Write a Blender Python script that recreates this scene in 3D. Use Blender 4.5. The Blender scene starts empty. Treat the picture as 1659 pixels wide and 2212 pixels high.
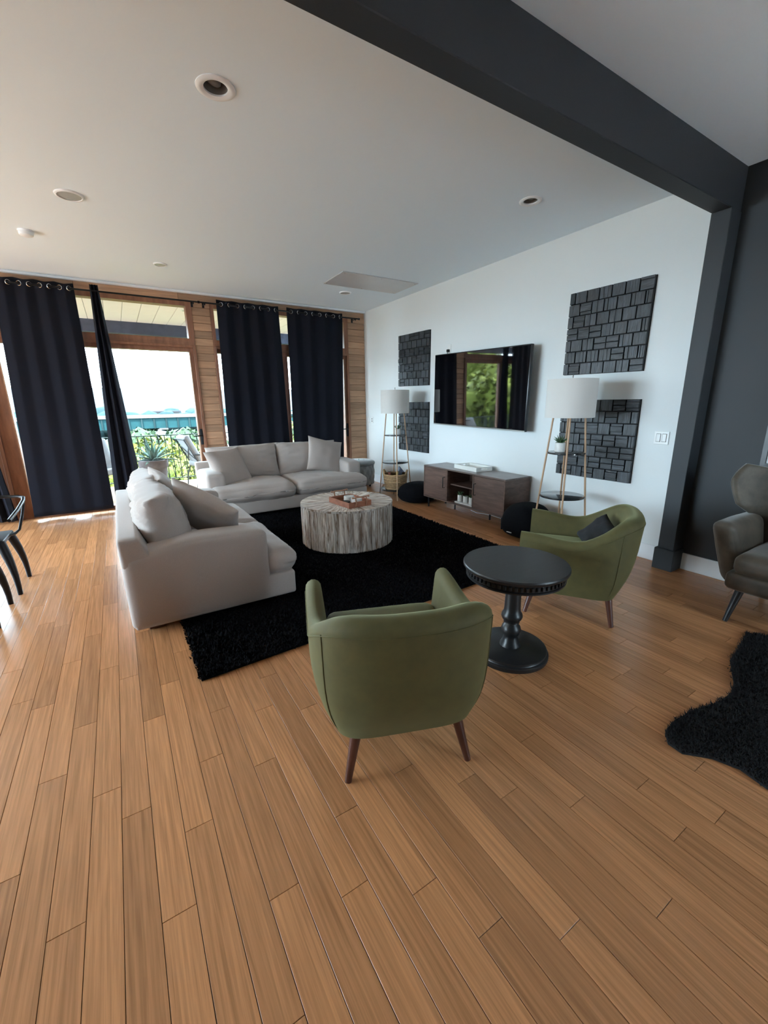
import bpy, bmesh, math, random
import numpy as np
from mathutils import Vector, Matrix, noise

SC = bpy.context.scene
COL = SC.collection
random.seed(7); RNG = np.random.default_rng(7)
PI = math.pi

# ------------------------------------------------------------------ camera
RW = ((0.84708276, -0.53132053, -0.01221824),
      (-0.14356621, -0.20663102, -0.96782868),
      (0.51170259, 0.82158512, -0.25131326))
FPX, IMW, IMH = 902.146, 1659.0, 2212.0
CAM = Vector((0, 0, 1.45))
cd = bpy.data.cameras.new('camera'); cam = bpy.data.objects.new('camera', cd); COL.objects.link(cam)
m = Matrix(((RW[0][0], -RW[1][0], -RW[2][0], 0), (RW[0][1], -RW[1][1], -RW[2][1], 0),
            (RW[0][2], -RW[1][2], -RW[2][2], CAM.z), (0, 0, 0, 1)))
cam.matrix_world = m
cd.sensor_fit = 'HORIZONTAL'; cd.sensor_width = 36.0; cd.lens = FPX / IMW * 36.0
cd.clip_start = 0.02; cd.clip_end = 5000
SC.camera = cam

def project(x, y, z):
    v = (x, y, z - CAM.z)
    c = [sum(RW[i][k] * v[k] for k in range(3)) for i in range(3)]
    if c[2] <= 0.02: return None
    return (FPX * c[0] / c[2] + IMW / 2, FPX * c[1] / c[2] + IMH / 2)

# ------------------------------------------------------------------ light
W = bpy.data.worlds.new('sky'); SC.world = W; W.use_nodes = True
bg = W.node_tree.nodes['Background']
bg.inputs['Color'].default_value = (0.64, 0.85, 1.0, 1)
bg.inputs['Strength'].default_value = 7.0
sd = bpy.data.lights.new('sun', 'SUN'); sd.energy = 10.0; sd.angle = 0.02; sd.color = (1.0, 1.0, 1.0)
so = bpy.data.objects.new('sun', sd); COL.objects.link(so)
so.rotation_euler = Vector((0.40, 0.44, -0.80)).to_track_quat('-Z', 'Y').to_euler()
def portal(name, loc, rot, sx, sy):
    l = bpy.data.lights.new(name, 'AREA'); l.shape = 'RECTANGLE'; l.size = sx; l.size_y = sy
    l.cycles.is_portal = True
    o = bpy.data.objects.new(name, l); COL.objects.link(o); o.location = loc; o.rotation_euler = rot
    return o
portal('portal_back', (-0.85, 7.32, 1.5), (-PI / 2, 0, 0), 9.2, 3.0)
portal('portal_left', (-5.62, 4.75, 1.35), (0, -PI / 2, 0), 2.3, 4.3)
portal('portal_front', (3.225, -3.12, 1.35), (PI / 2, 0, 0), 0.75, 2.3)
vs = SC.view_settings
vs.view_transform = 'Standard'; vs.look = 'None'; vs.gamma = 1.0; vs.use_curve_mapping = False
vs.exposure = 2.38
SC.cycles.max_bounces = 10; SC.cycles.diffuse_bounces = 6; SC.cycles.glossy_bounces = 5
SC.cycles.transparent_max_bounces = 12; SC.cycles.transmission_bounces = 6
SC.cycles.caustics_reflective = False; SC.cycles.caustics_refractive = False
SC.cycles.sample_clamp_indirect = 8.0
SC.cycles.use_denoising = True

# ------------------------------------------------------------------ materials
def newmat(name):
    m = bpy.data.materials.new(name); m.use_nodes = True
    nt = m.node_tree; return m, nt, nt.nodes['Principled BSDF']

def mat(name, col, rough=0.6, metal=0.0, var=0.0, scale=8.0, stretch=(1, 1, 1), bump=0.0, bscale=None,
        sheen=0.0, coat=0.0, rnd=0.0, spec=None, col2=None, island=False, detail=4.0, objvec=True, distort=0.0, bdist=0.01, ramp=(0.32, 0.68)):
    m, nt, p = newmat(name); N = nt.nodes; L = nt.links
    p.inputs['Base Color'].default_value = (*col, 1); p.inputs['Roughness'].default_value = rough
    p.inputs['Metallic'].default_value = metal
    if sheen: p.inputs['Sheen Weight'].default_value = sheen; p.inputs['Sheen Roughness'].default_value = 0.4
    if coat: p.inputs['Coat Weight'].default_value = coat; p.inputs['Coat Roughness'].default_value = 0.15
    if spec is not None: p.inputs['Specular IOR Level'].default_value = spec
    if not (var or bump or rnd): return m
    tc = N.new('ShaderNodeTexCoord'); mp = N.new('ShaderNodeMapping'); mp.inputs['Scale'].default_value = stretch
    src = tc.outputs['Object']
    rv = None
    if rnd or island:
        if island:
            g = N.new('ShaderNodeNewGeometry'); rv = g.outputs['Random Per Island']
        else:
            oi = N.new('ShaderNodeObjectInfo'); rv = oi.outputs['Random']
        mul = N.new('ShaderNodeMath'); mul.operation = 'MULTIPLY'; mul.inputs[1].default_value = 61.0
        L.new(rv, mul.inputs[0])
        ad = N.new('ShaderNodeVectorMath'); ad.operation = 'ADD'
        L.new(src, ad.inputs[0]); L.new(mul.outputs[0], ad.inputs[1]); src = ad.outputs[0]
    L.new(src, mp.inputs['Vector'])
    nz = N.new('ShaderNodeTexNoise'); nz.inputs['Scale'].default_value = scale; nz.inputs['Detail'].default_value = detail
    nz.inputs['Roughness'].default_value = 0.6; nz.inputs['Distortion'].default_value = distort
    L.new(mp.outputs[0], nz.inputs['Vector'])
    if var:
        c2 = col2 if col2 else tuple(min(1, c * (1 - var)) for c in col)
        c1 = col if col2 else tuple(min(1, c * (1 + var * 0.6)) for c in col)
        rp = N.new('ShaderNodeValToRGB'); rp.color_ramp.elements[0].position = ramp[0]; rp.color_ramp.elements[1].position = ramp[1]
        rp.color_ramp.elements[0].color = (*c2, 1); rp.color_ramp.elements[1].color = (*c1, 1)
        L.new(nz.outputs['Fac'], rp.inputs[0]); out = rp.outputs[0]
        if rnd:
            hs = N.new('ShaderNodeHueSaturation')
            mr = N.new('ShaderNodeMapRange'); mr.inputs[3].default_value = 1 - rnd; mr.inputs[4].default_value = 1 + rnd
            L.new(rv, mr.inputs[0]); L.new(mr.outputs[0], hs.inputs['Value'])
            L.new(out, hs.inputs['Color']); out = hs.outputs[0]
        L.new(out, p.inputs['Base Color'])
    elif rnd:
        hs = N.new('ShaderNodeHueSaturation'); hs.inputs['Color'].default_value = (*col, 1)
        mr = N.new('ShaderNodeMapRange'); mr.inputs[3].default_value = 1 - rnd; mr.inputs[4].default_value = 1 + rnd
        L.new(rv, mr.inputs[0]); L.new(mr.outputs[0], hs.inputs['Value']); L.new(hs.outputs[0], p.inputs['Base Color'])
    if bump:
        b = N.new('ShaderNodeBump'); b.inputs['Strength'].default_value = bump; b.inputs['Distance'].default_value = bdist
        if bscale:
            n2 = N.new('ShaderNodeTexNoise'); n2.inputs['Scale'].default_value = bscale; n2.inputs['Detail'].default_value = 3
            L.new(mp.outputs[0], n2.inputs['Vector']); L.new(n2.outputs['Fac'], b.inputs['Height'])
        else: L.new(nz.outputs['Fac'], b.inputs['Height'])
        L.new(b.outputs[0], p.inputs['Normal'])
    return m

def glassmat(name, tint=(1, 1, 1), refl=1.0, ior=1.45):
    m = bpy.data.materials.new(name); m.use_nodes = True; nt = m.node_tree; N = nt.nodes; L = nt.links
    N.remove(N['Principled BSDF'])
    t = N.new('ShaderNodeBsdfTransparent'); t.inputs[0].default_value = (*tint, 1)
    g = N.new('ShaderNodeBsdfGlossy'); g.inputs['Roughness'].default_value = 0.02
    lw = N.new('ShaderNodeLayerWeight'); lw.inputs[0].default_value = 0.5
    pw = N.new('ShaderNodeMath'); pw.operation = 'POWER'; pw.inputs[1].default_value = 5.0
    mu = N.new('ShaderNodeMath'); mu.operation = 'MULTIPLY_ADD'; mu.inputs[1].default_value = 0.9 * refl; mu.inputs[2].default_value = 0.035 * refl
    mx = N.new('ShaderNodeMixShader')
    L.new(lw.outputs['Facing'], pw.inputs[0]); L.new(pw.outputs[0], mu.inputs[0]); L.new(mu.outputs[0], mx.inputs[0]); L.new(t.outputs[0], mx.inputs[1]); L.new(g.outputs[0], mx.inputs[2])
    L.new(mx.outputs[0], N['Material Output'].inputs[0])
    return m

M = {}
PL = dict(rough=0.25, var=0.30, scale=3.0, stretch=(34, 0.85, 4), bump=0.03, rnd=0.16, spec=0.36, distort=0.35, detail=6.0)
M['plank'] = mat('bamboo_plank', (0.51, 0.238, 0.105), **PL)
M['plankfield'] = mat('bamboo_plank_field', (0.51, 0.238, 0.105), island=True, **PL)
M['subfloor'] = mat('subfloor', (0.06, 0.03, 0.015), 0.9)
M['ceiling'] = mat('ceiling_paint', (0.78, 0.89, 0.97), 0.85, bump=0.03, bscale=60, scale=30)
M['wall'] = mat('white_wall_paint', (0.74, 0.775, 0.78), 0.75, bump=0.05, bscale=90, scale=40)
M['dark'] = mat('charcoal_paint', (0.0190, 0.0225, 0.0270), 0.6, bump=0.05, bscale=120, scale=40)
M['trimw'] = mat('white_trim', (0.82, 0.85, 0.87), 0.45, var=0.03, scale=3)
M['cedar'] = mat('cedar_siding', (0.44, 0.26, 0.155), 0.6, var=0.25, scale=2.2, stretch=(1, 6, 14), bump=0.06, rnd=0.24, distort=0.4)
M['redwood'] = mat('redwood_frame', (0.27, 0.115, 0.06), 0.5, var=0.3, scale=3, stretch=(6, 6, 1), bump=0.04)
M['glass'] = glassmat('window_glass')
M['curtain'] = mat('navy_black_curtain', (0.0095, 0.0103, 0.0165), 0.95, bump=0.2, bscale=900, scale=300, spec=0.15)
M['blackmetal'] = mat('black_metal', (0.012, 0.012, 0.014), 0.42, metal=0.6, var=0.1, scale=20)
M['chrome'] = mat('brushed_nickel', (0.62, 0.61, 0.60), 0.22, metal=1.0, var=0.05, scale=30)
M['sofa'] = mat('oatmeal_linen', (0.42, 0.365, 0.335), 0.92, var=0.08, scale=260, bump=0.25, bscale=420, sheen=0.25, bdist=0.003)
M['green'] = mat('green_velvet', (0.078, 0.067, 0.018), 0.75, var=0.14, scale=14, bump=0.12, bscale=500, sheen=0.4, bdist=0.003)
M['green'].node_tree.nodes['Principled BSDF'].inputs['Sheen Tint'].default_value = (0.62, 0.66, 0.36, 1)
M['olive'] = mat('olive_velvet', (0.085, 0.066, 0.046), 0.6, var=0.4, scale=9, bump=0.05, sheen=0.35)
M['walnutleg'] = mat('walnut_leg', (0.085, 0.028, 0.017), 0.35, var=0.3, scale=4, stretch=(8, 8, 1))
M['blackwood'] = mat('black_painted_wood', (0.012, 0.012, 0.013), 0.38, var=0.15, scale=5, stretch=(1, 8, 1), bump=0.05)
M['rug'] = mat('black_shag', (0.0022, 0.0022, 0.004), 0.95, spec=0.2, var=0.4, scale=60, rnd=0.0)
M['fur'] = mat('black_fur', (0.010, 0.010, 0.012), 0.9, var=0.4, scale=25)
M['whitewash'] = mat('whitewashed_wood', (0.84, 0.79, 0.73), 0.8, scale=9.0, stretch=(2.5, 3.2, 0.38), var=0.6, col2=(0.27, 0.18, 0.12), ramp=(0.36, 0.60), bump=0.35, rnd=0.22, distort=1.2, detail=8)
M['whitewashtop'] = mat('whitewashed_wood_top', (0.80, 0.75, 0.69), 0.7, scale=5.0, stretch=(1.2, 10, 3), var=0.6, ramp=(0.38, 0.58), col2=(0.30, 0.21, 0.15), bump=0.3, rnd=0.16, distort=0.8, detail=8)
M['copper'] = mat('copper_stained_wood', (0.36, 0.135, 0.075), 0.5, var=0.3, scale=5, stretch=(1, 4, 4), bump=0.05)
M['coppermetal'] = mat('copper_metal', (0.62, 0.36, 0.25), 0.3, metal=0.9, var=0.1, scale=20)
M['marble'] = mat('white_marble', (0.74, 0.73, 0.70), 0.4, var=0.2, scale=6, col2=(0.58, 0.57, 0.55), distort=1.5)
M['whitelac'] = mat('white_lacquer', (0.80, 0.81, 0.78), 0.35, var=0.03, scale=4)
M['standwood'] = mat('grey_walnut_laminate', (0.118, 0.068, 0.052), 0.42, var=0.4, scale=2.6, stretch=(3, 1, 9), bump=0.04, rnd=0.12, distort=0.6)
M['standtop'] = mat('grey_walnut_top', (0.16, 0.115, 0.10), 0.28, var=0.3, scale=2.6, stretch=(9, 1, 3), bump=0.02, distort=0.6)
M['art'] = mat('charred_wood_block', (0.030, 0.034, 0.041), 0.42, var=0.9, scale=4.0, stretch=(3, 14, 1.6), bump=0.5, rnd=0.4, distort=0.5)
M['arth'] = mat('charred_wood_block_cross', (0.030, 0.034, 0.041), 0.42, var=0.9, scale=4.0, stretch=(3, 1.6, 14), bump=0.5, rnd=0.4, distort=0.5)
M['artback'] = mat('art_backing', (0.006, 0.006, 0.007), 0.8)
M['screen'] = mat('tv_screen', (0.002, 0.002, 0.003), 0.03)
M['screen'].node_tree.nodes['Principled BSDF'].inputs['IOR'].default_value = 2.5
M['bezel'] = mat('tv_bezel', (0.02, 0.02, 0.022), 0.3, metal=0.5)
M['silver'] = mat('tv_silver_edge', (0.45, 0.45, 0.45), 0.3, metal=0.9)
M['goldleg'] = mat('brushed_oak_gold_leg', (0.45, 0.27, 0.155), 0.4, var=0.15, scale=6, stretch=(6, 6, 1))
M['shelf'] = mat('smoked_glass_shelf', (0.02, 0.022, 0.025), 0.12, coat=0.5)
def shade_mat():
    m = mat('linen_lampshade', (0.80, 0.78, 0.75), 0.85, var=0.04, scale=300, bump=0.15, bscale=500)
    nt = m.node_tree; N = nt.nodes; p = N['Principled BSDF']
    tr = N.new('ShaderNodeBsdfTranslucent'); tr.inputs[0].default_value = (0.8, 0.77, 0.73, 1)
    mx = N.new('ShaderNodeMixShader'); mx.inputs[0].default_value = 0.3
    nt.links.new(p.outputs[0], mx.inputs[1]); nt.links.new(tr.outputs[0], mx.inputs[2]); nt.links.new(mx.outputs[0], N['Material Output'].inputs[0])
    return m
M['shade'] = shade_mat()
M['rope'] = mat('seagrass_rope', (0.36, 0.225, 0.115), 0.85, var=0.45, scale=30, stretch=(1, 1, 3), bump=0.6, rnd=0.2)
M['leaf'] = mat('succulent_leaf', (0.035, 0.085, 0.028), 0.5, var=0.4, scale=20, rnd=0.2)
M['leafdark'] = mat('dark_green_leaf', (0.03, 0.07, 0.03), 0.5, var=0.4, scale=20)
M['soil'] = mat('potting_soil', (0.03, 0.02, 0.012), 0.95, var=0.3, scale=60)
M['ottoman'] = mat('grey_tufted_velvet', (0.27, 0.285, 0.285), 0.8, var=0.1, scale=20, sheen=0.5, bump=0.1, bscale=300)
M['blackfab'] = mat('black_plush', (0.003, 0.003, 0.0045), 0.95, spec=0.15, var=0.3, scale=40, bump=0.4, bscale=200)
M['plate'] = mat('switch_plate_plastic', (0.78, 0.79, 0.78), 0.35, var=0.02, scale=5)
M['plategap'] = mat('outlet_slot', (0.15, 0.15, 0.15), 0.6)
M['greyplate'] = mat('grey_access_panel', (0.58, 0.60, 0.62), 0.3, var=0.06, scale=2)
M['canin'] = mat('downlight_baffle', (0.14, 0.13, 0.12), 0.5, var=0.2, scale=20)
M['lens'] = mat('downlight_lens', (0.40, 0.41, 0.41), 0.4, var=0.06, scale=10)
M['yellowbox'] = mat('yellow_card', (0.52, 0.34, 0.04), 0.5, var=0.2, scale=20)
M['bluebox'] = mat('blue_card', (0.03, 0.05, 0.16), 0.5, var=0.5, scale=25, col2=(0.3, 0.33, 0.36))
M['redbox'] = mat('red_card', (0.23, 0.06, 0.035), 0.5, var=0.3, scale=20)
# outdoors
M['deck'] = mat('cedar_deck', (0.30, 0.20, 0.115), 0.7, var=0.2, scale=3, stretch=(1, 8, 4), rnd=0.1, bump=0.05)
M['soffit'] = mat('soffit_paint', (0.90, 0.83, 0.86), 0.7, var=0.03, scale=4)
M['fascia'] = mat('grey_roof_beam', (0.055, 0.065, 0.10), 0.7, var=0.3, scale=10)
M['rail'] = mat('railing_iron', (0.03, 0.045, 0.035), 0.5, var=0.2, scale=10)
M['terra'] = mat('weathered_pot', (0.15, 0.135, 0.145), 0.85, var=0.3, scale=5)
M['agave'] = mat('pale_agave_leaf', (0.10, 0.17, 0.14), 0.55, var=0.25, scale=8)
M['patiofab'] = mat('patio_cushion', (0.26, 0.275, 0.29), 0.85, var=0.06, scale=60)
M['patiometal'] = mat('patio_frame', (0.05, 0.055, 0.06), 0.5, var=0.1, scale=10)
M['tree1'] = mat('yellow_green_leaves', (0.052, 0.063, 0.011), 0.6, rnd=0.5, island=True, var=0.3, scale=0.8)  # yellow-green leaf colour, tone varied at random
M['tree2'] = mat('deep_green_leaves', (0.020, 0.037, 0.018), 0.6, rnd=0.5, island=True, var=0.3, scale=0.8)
M['bark'] = mat('tree_bark', (0.10, 0.075, 0.055), 0.9, var=0.3, scale=6, bump=0.3)
M['ground'] = mat('hillside_ground', (0.016, 0.023, 0.011), 0.9, var=0.4, scale=0.15)
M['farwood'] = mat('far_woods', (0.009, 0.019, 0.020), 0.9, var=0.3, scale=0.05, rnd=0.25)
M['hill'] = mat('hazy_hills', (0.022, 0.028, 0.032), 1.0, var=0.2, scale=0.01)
M['bridge'] = mat('teal_bridge_steel', (0.005, 0.022, 0.024), 0.6, var=0.15, scale=0.3)
M['concrete'] = mat('pale_concrete', (0.62, 0.62, 0.61), 0.85, var=0.1, scale=0.5)
M['bouncegrey'] = mat('bounce_slab_grey', (0.30, 0.30, 0.29), 0.9, var=0.15, scale=2)
M['bldg'] = mat('far_building_wall', (0.06, 0.058, 0.055), 0.85, var=0.08, scale=0.2)
M['roofgrey'] = mat('far_building_roof', (0.02, 0.022, 0.025), 0.8, var=0.1, scale=0.2)

for k_ in ('tree1', 'tree2', 'farwood', 'hill', 'ground', 'bridge', 'agave', 'terra', 'rail', 'fascia', 'patiofab', 'patiometal', 'deck', 'bark', 'bldg', 'roofgrey'):
    M[k_].node_tree.nodes['Principled BSDF'].inputs['Specular IOR Level'].default_value = 0.06   # specular cut outdoors so sky reflections do not wash the colours out

# ------------------------------------------------------------------ geometry helpers: each returns (verts, faces)
def T(vf, loc=(0, 0, 0), rot=(0, 0, 0), scale=(1, 1, 1)):
    mt = Matrix.LocRotScale(Vector(loc), __import__('mathutils').Euler(rot), Vector(scale))
    return [tuple(mt @ Vector(v)) for v in vf[0]], vf[1]
def join(*vfs):
    V, F = [], []
    for v, f in vfs:
        o = len(V); V += list(v); F += [tuple(i + o for i in q) for q in f]
    return V, F
def frombm(bm):
    bm.verts.index_update()
    r = ([tuple(v.co) for v in bm.verts], [tuple(v.index for v in f.verts) for f in bm.faces]); bm.free(); return r
def box(x0, x1, y0, y1, z0, z1):
    V = [(x, y, z) for z in (z0, z1) for y in (y0, y1) for x in (x0, x1)]
    return V, [(0, 2, 3, 1), (4, 5, 7, 6), (0, 1, 5, 4), (2, 6, 7, 3), (0, 4, 6, 2), (1, 3, 7, 5)]
def rbox(x0, x1, y0, y1, z0, z1, b=0.01, seg=2):
    bm = bmesh.new(); bmesh.ops.create_cube(bm, size=1)
    for v in bm.verts: v.co = Vector(((x0 + x1) / 2 + v.co.x * (x1 - x0), (y0 + y1) / 2 + v.co.y * (y1 - y0), (z0 + z1) / 2 + v.co.z * (z1 - z0)))
    bmesh.ops.bevel(bm, geom=list(bm.edges), offset=min(b, abs(x1 - x0) * .49, abs(y1 - y0) * .49, abs(z1 - z0) * .49), segments=seg, profile=0.5, affect='EDGES')
    return frombm(bm)
def lathe(prof, n=32, cap=True):
    V, F = [], []
    for r, z in prof:
        for i in range(n):
            a = 2 * PI * i / n; V.append((r * math.cos(a), r * math.sin(a), z))
    for k in range(len(prof) - 1):
        for i in range(n):
            j = (i + 1) % n; F.append((k * n + i, k * n + j, (k + 1) * n + j, (k + 1) * n + i))
    if cap:
        F.append(tuple(range(n - 1, -1, -1))); F.append(tuple(range((len(prof) - 1) * n, len(prof) * n)))
    return V, F
def tube(path, r, n=8, closed=False):
    P = [Vector(p) for p in path]; R = r if isinstance(r, (list, tuple)) else [r] * len(P)
    V, F = [], []; K = len(P); up = None
    for k in range(K):
        if closed: d = P[(k + 1) % K] - P[k - 1]
        else: d = P[min(k + 1, K - 1)] - P[max(k - 1, 0)]
        d.normalize()
        if up is None: up = Vector((0, 0, 1)) if abs(d.z) < 0.9 else Vector((1, 0, 0))
        s = d.cross(up); s.normalize(); u = s.cross(d); u.normalize(); up = u
        for i in range(n):
            a = 2 * PI * i / n; V.append(tuple(P[k] + (s * math.cos(a) + u * math.sin(a)) * R[k]))
    for k in range(K if closed else K - 1):
        for i in range(n):
            j = (i + 1) % n; k2 = (k + 1) % K
            F.append((k * n + i, k * n + j, k2 * n + j, k2 * n + i))
    if not closed:
        F.append(tuple(range(n - 1, -1, -1))); F.append(tuple(range((K - 1) * n, K * n)))
    return V, F
def ring(c, R, r, axis='z', n=20, k=6):
    pts = []
    for i in range(n):
        a = 2 * PI * i / n
        d = (math.cos(a), math.sin(a))
        o = {'z': (d[0], d[1], 0), 'y': (d[0], 0, d[1]), 'x': (0, d[0], d[1])}[axis]
        pts.append(tuple(c[j] + R * o[j] for j in range(3)))
    return tube(pts, r, k, True)
def sphere(c, r, u=12, v=8, sc=(1, 1, 1)):
    bm = bmesh.new(); bmesh.ops.create_uvsphere(bm, u_segments=u, v_segments=v, radius=r)
    for w in bm.verts: w.co = Vector((w.co.x * sc[0] + c[0], w.co.y * sc[1] + c[1], w.co.z * sc[2] + c[2]))
    return frombm(bm)
def rsoft(w, d, h, r, n=18, crown=0.0, amp=0.0, freq=4.0, seed=0, fn=None, side=0.0):
    """upholstered block: rounded box with crowned faces and soft wrinkles, centred"""
    bm = bmesh.new(); bmesh.ops.create_cube(bm, size=2)
    bmesh.ops.subdivide_edges(bm, edges=list(bm.edges), cuts=n - 1, use_grid_fill=True)
    hw, hd, hh = w / 2, d / 2, h / 2
    def ease(t): return math.copysign(1 - (1 - abs(t)) ** 1.5, t)
    for v in bm.verts:
        u = Vector((ease(v.co.x), ease(v.co.y), ease(v.co.z)))
        p = Vector((u.x * hw, u.y * hd, u.z * hh))
        q = Vector((max(-hw + r, min(hw - r, p.x)), max(-hd + r, min(hd - r, p.y)), max(-hh + r, min(hh - r, p.z))))
        e = p - q
        if e.length > 1e-9: p = q + e.normalized() * r
        f = max(0, 1 - u.x ** 2) * max(0, 1 - u.y ** 2); p.z += crown * f ** 0.6 * u.z
        f2 = max(0, 1 - u.z ** 2)
        p.x += side * f2 * max(0, 1 - u.y ** 2) * u.x; p.y += side * f2 * max(0, 1 - u.x ** 2) * u.y
        if amp:
            nn = noise.noise(Vector((p.x * freq + seed * 7.3, p.y * freq, p.z * freq)))
            n2 = noise.noise(Vector((p.x * freq * 3 + seed, p.y * freq * 3, p.z * freq * 3 + 4)))
            dirn = e.normalized() if e.length > 1e-9 else Vector((0, 0, 1))
            p += dirn * amp * (nn + 0.4 * n2)
        if fn: p = Vector(fn(p))
        v.co = p
    return frombm(bm)
def pillow(w, h, t, n=22, pinch=0.07, amp=0.006, freq=9.0, seed=0, power=0.42, wr=0.0):
    """square throw pillow lying in the XZ plane, thickness along Y, centred"""
    V, F = [], []; idx = {}
    for s in (1, -1):
        for i in range(n + 1):
            for j in range(n + 1):
                u = -1 + 2 * i / n; v = -1 + 2 * j / n
                u = math.copysign(1 - (1 - abs(u)) ** 1.4, u); v = math.copysign(1 - (1 - abs(v)) ** 1.4, v)
                edge = i in (0, n) or j in (0, n)
                if edge and s == -1: idx[(s, i, j)] = idx[(1, i, j)]; continue
                x = w / 2 * u * (1 - pinch * (1 - v * v)); z = h / 2 * v * (1 - pinch * (1 - u * u))
                th = t / 2 * (max(0, 1 - u * u) * max(0, 1 - v * v)) ** power
                if not edge:
                    th += amp * noise.noise(Vector((x * freq + seed, z * freq, s * 3.0))) * min(1, th / 0.02)
                    if wr:
                        th += wr * noise.noise(Vector((x * 6 + seed, z * 38 + 4 * math.sin(x * 5 + seed), s))) * min(1, th / 0.03) * (0.4 + 0.6 * abs(v))
                idx[(s, i, j)] = len(V); V.append((x, s * th, z))
    for s in (1, -1):
        for i in range(n):
            for j in range(n):
                q = (idx[(s, i, j)], idx[(s, i + 1, j)], idx[(s, i + 1, j + 1)], idx[(s, i, j + 1)])
                F.append(q[::-1] if s == 1 else q)
    return V, F

# ------------------------------------------------------------------ object helpers
def mesh(name, vf, smooth=None):
    me = bpy.data.meshes.new(name); me.from_pydata(vf[0], [], vf[1]); me.update()
    if smooth is not None:
        for p in me.polygons: p.use_smooth = True
        if smooth < 170: me.set_sharp_from_angle(angle=math.radians(smooth))
    return me
def obj(name, vf, m, parent=None, smooth=None, loc=None, rot=None):
    me = vf if isinstance(vf, bpy.types.Mesh) else mesh(name, vf, smooth)
    if m is not None and not me.materials: me.materials.append(M[m] if isinstance(m, str) else m)
    o = bpy.data.objects.new(name, me); COL.objects.link(o)
    if parent: o.parent = parent
    if loc: o.location = loc
    if rot: o.rotation_euler = rot
    return o
def tag(o, label, cat, group=None):
    o['label'] = label; o['category'] = cat
    if group: o['group'] = group
    return o
def thing(name, label, cat, loc=(0, 0, 0), rotz=0.0, group=None):
    o = bpy.data.objects.new(name, None); COL.objects.link(o); o.empty_display_size = 0.1
    o.location = loc; o.rotation_euler = (0, 0, rotz); return tag(o, label, cat, group)
def struct(name, vf, m, smooth=None):
    o = obj(name, vf, m, None, smooth); o['kind'] = 'structure'; return o
def sroot(name):
    o = bpy.data.objects.new(name, None); COL.objects.link(o); o['kind'] = 'structure'; return o
def dup(root, loc, rotz=None, label=None):
    r = root.copy(); COL.objects.link(r); r.location = loc
    if rotz is not None: r.rotation_euler = (0, 0, rotz)
    if label: r['label'] = label
    for ch in list(root.children):
        c = ch.copy(); COL.objects.link(c); c.parent = r
        for g in list(ch.children):
            d = g.copy(); COL.objects.link(d); d.parent = c
    return r
def npmesh(name, V, Fc):
    me = bpy.data.meshes.new(name); V = np.asarray(V, np.float32); Fc = np.asarray(Fc, np.int32); k = Fc.shape[1]
    me.vertices.add(len(V)); me.vertices.foreach_set('co', V.ravel())
    me.loops.add(Fc.size); me.loops.foreach_set('vertex_index', Fc.ravel())
    me.polygons.add(len(Fc)); me.polygons.foreach_set('loop_start', np.arange(0, Fc.size, k, dtype=np.int32))
    me.polygons.foreach_set('loop_total', np.full(len(Fc), k, np.int32)); me.update(calc_edges=True); me.validate(); return me

# ================================================================== THE ROOM
XL, XR, YF, YB, H = -5.5, 4.065, -3.0, 7.13, 3.05

# ---- floor: a slab carrying planks laid along the TV wall
floor = struct('floor', box(XL - .15, XR + .15, YF - .15, YB + .15, -0.16, -0.0125), 'subfloor')
PW, PO, PLN = 0.0934, 0.0902, 0.943
PH = {-9: 4.775, -8: 3.469, -7: 2.427, -6: 1.87, -5: 1.215, -4: 1.682, -3: 1.521, -2: 1.089, -1: 1.344, 0: 1.634, 1: .977, 2: 1.489,
      3: .868, 4: 1.108, 5: .757, 6: .572, 7: 1.146, 8: .448, 9: .972, 10: .837, 11: .331, 12: .675, 13: .981, 14: .411, 15: .583,
      17: 1.168, 18: .502, 19: .826, 21: 1.006, 24: .885}
def plankvf(w, l):
    a, b, c = w / 2 - .0010, l / 2 - .0009, .0005
    V = [(-a, -b, -.012), (a, -b, -.012), (a, b, -.012), (-a, b, -.012), (-a, -b, -c), (a, -b, -c), (a, b, -c), (-a, b, -c),
         (-a + c, -b + c, 0), (a - c, -b + c, 0), (a - c, b - c, 0), (-a + c, b - c, 0)]
    F = [(8, 9, 10, 11)]
    for o in (0, 4):
        for i in range(4):
            j = (i + 1) % 4; F.append((o + i, o + j, o + 4 + j, o + 4 + i))
    return V, F
full, rest = [], []
for i in range(math.floor((XL - PO) / PW), math.ceil((XR - PO) / PW)):
    x0, x1 = max(XL, PO + i * PW), min(XR, PO + (i + 1) * PW)
    if x1 - x0 < .004: continue
    ph = PH.get(i, random.random() * PLN); k = math.floor((YF - ph) / PLN)
    while ph + k * PLN < YB:
        y0, y1 = max(YF, ph + k * PLN), min(YB + .1, ph + (k + 1) * PLN); k += 1
        if y1 - y0 < .004: continue
        xc, yc = (x0 + x1) / 2, (y0 + y1) / 2
        seen = 0
        for yy in (y0 + .05, yc, y1 - .05):
            q = project(xc, yy, 0)
            hid = (.22 < xc < 3.13 and 2.3 < yy < 5.6) or (-.05 < xc < .9 and 2.95 < yy < 4.6) or (.9 < xc < 3 and 5.5 < yy < 6.5)
            if q and -20 < q[0] < IMW + 20 and 0 < q[1] < IMH + 60 and not hid: seen += 1
        whole = x1 - x0 > PW - 1e-4 and y1 - y0 > PLN - 1e-4
        d = math.hypot(xc, yc)
        (full if (seen and whole) else rest).append((d, x0, x1, y0, y1))
full.sort(); rest += full[300:]; full = full[:300]
pm = mesh('plank', plankvf(PW, PLN)); pm.materials.append(M['plank'])
for d, x0, x1, y0, y1 in full: obj('plank', pm, None, floor, loc=((x0 + x1) / 2, (y0 + y1) / 2, 0))
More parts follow.
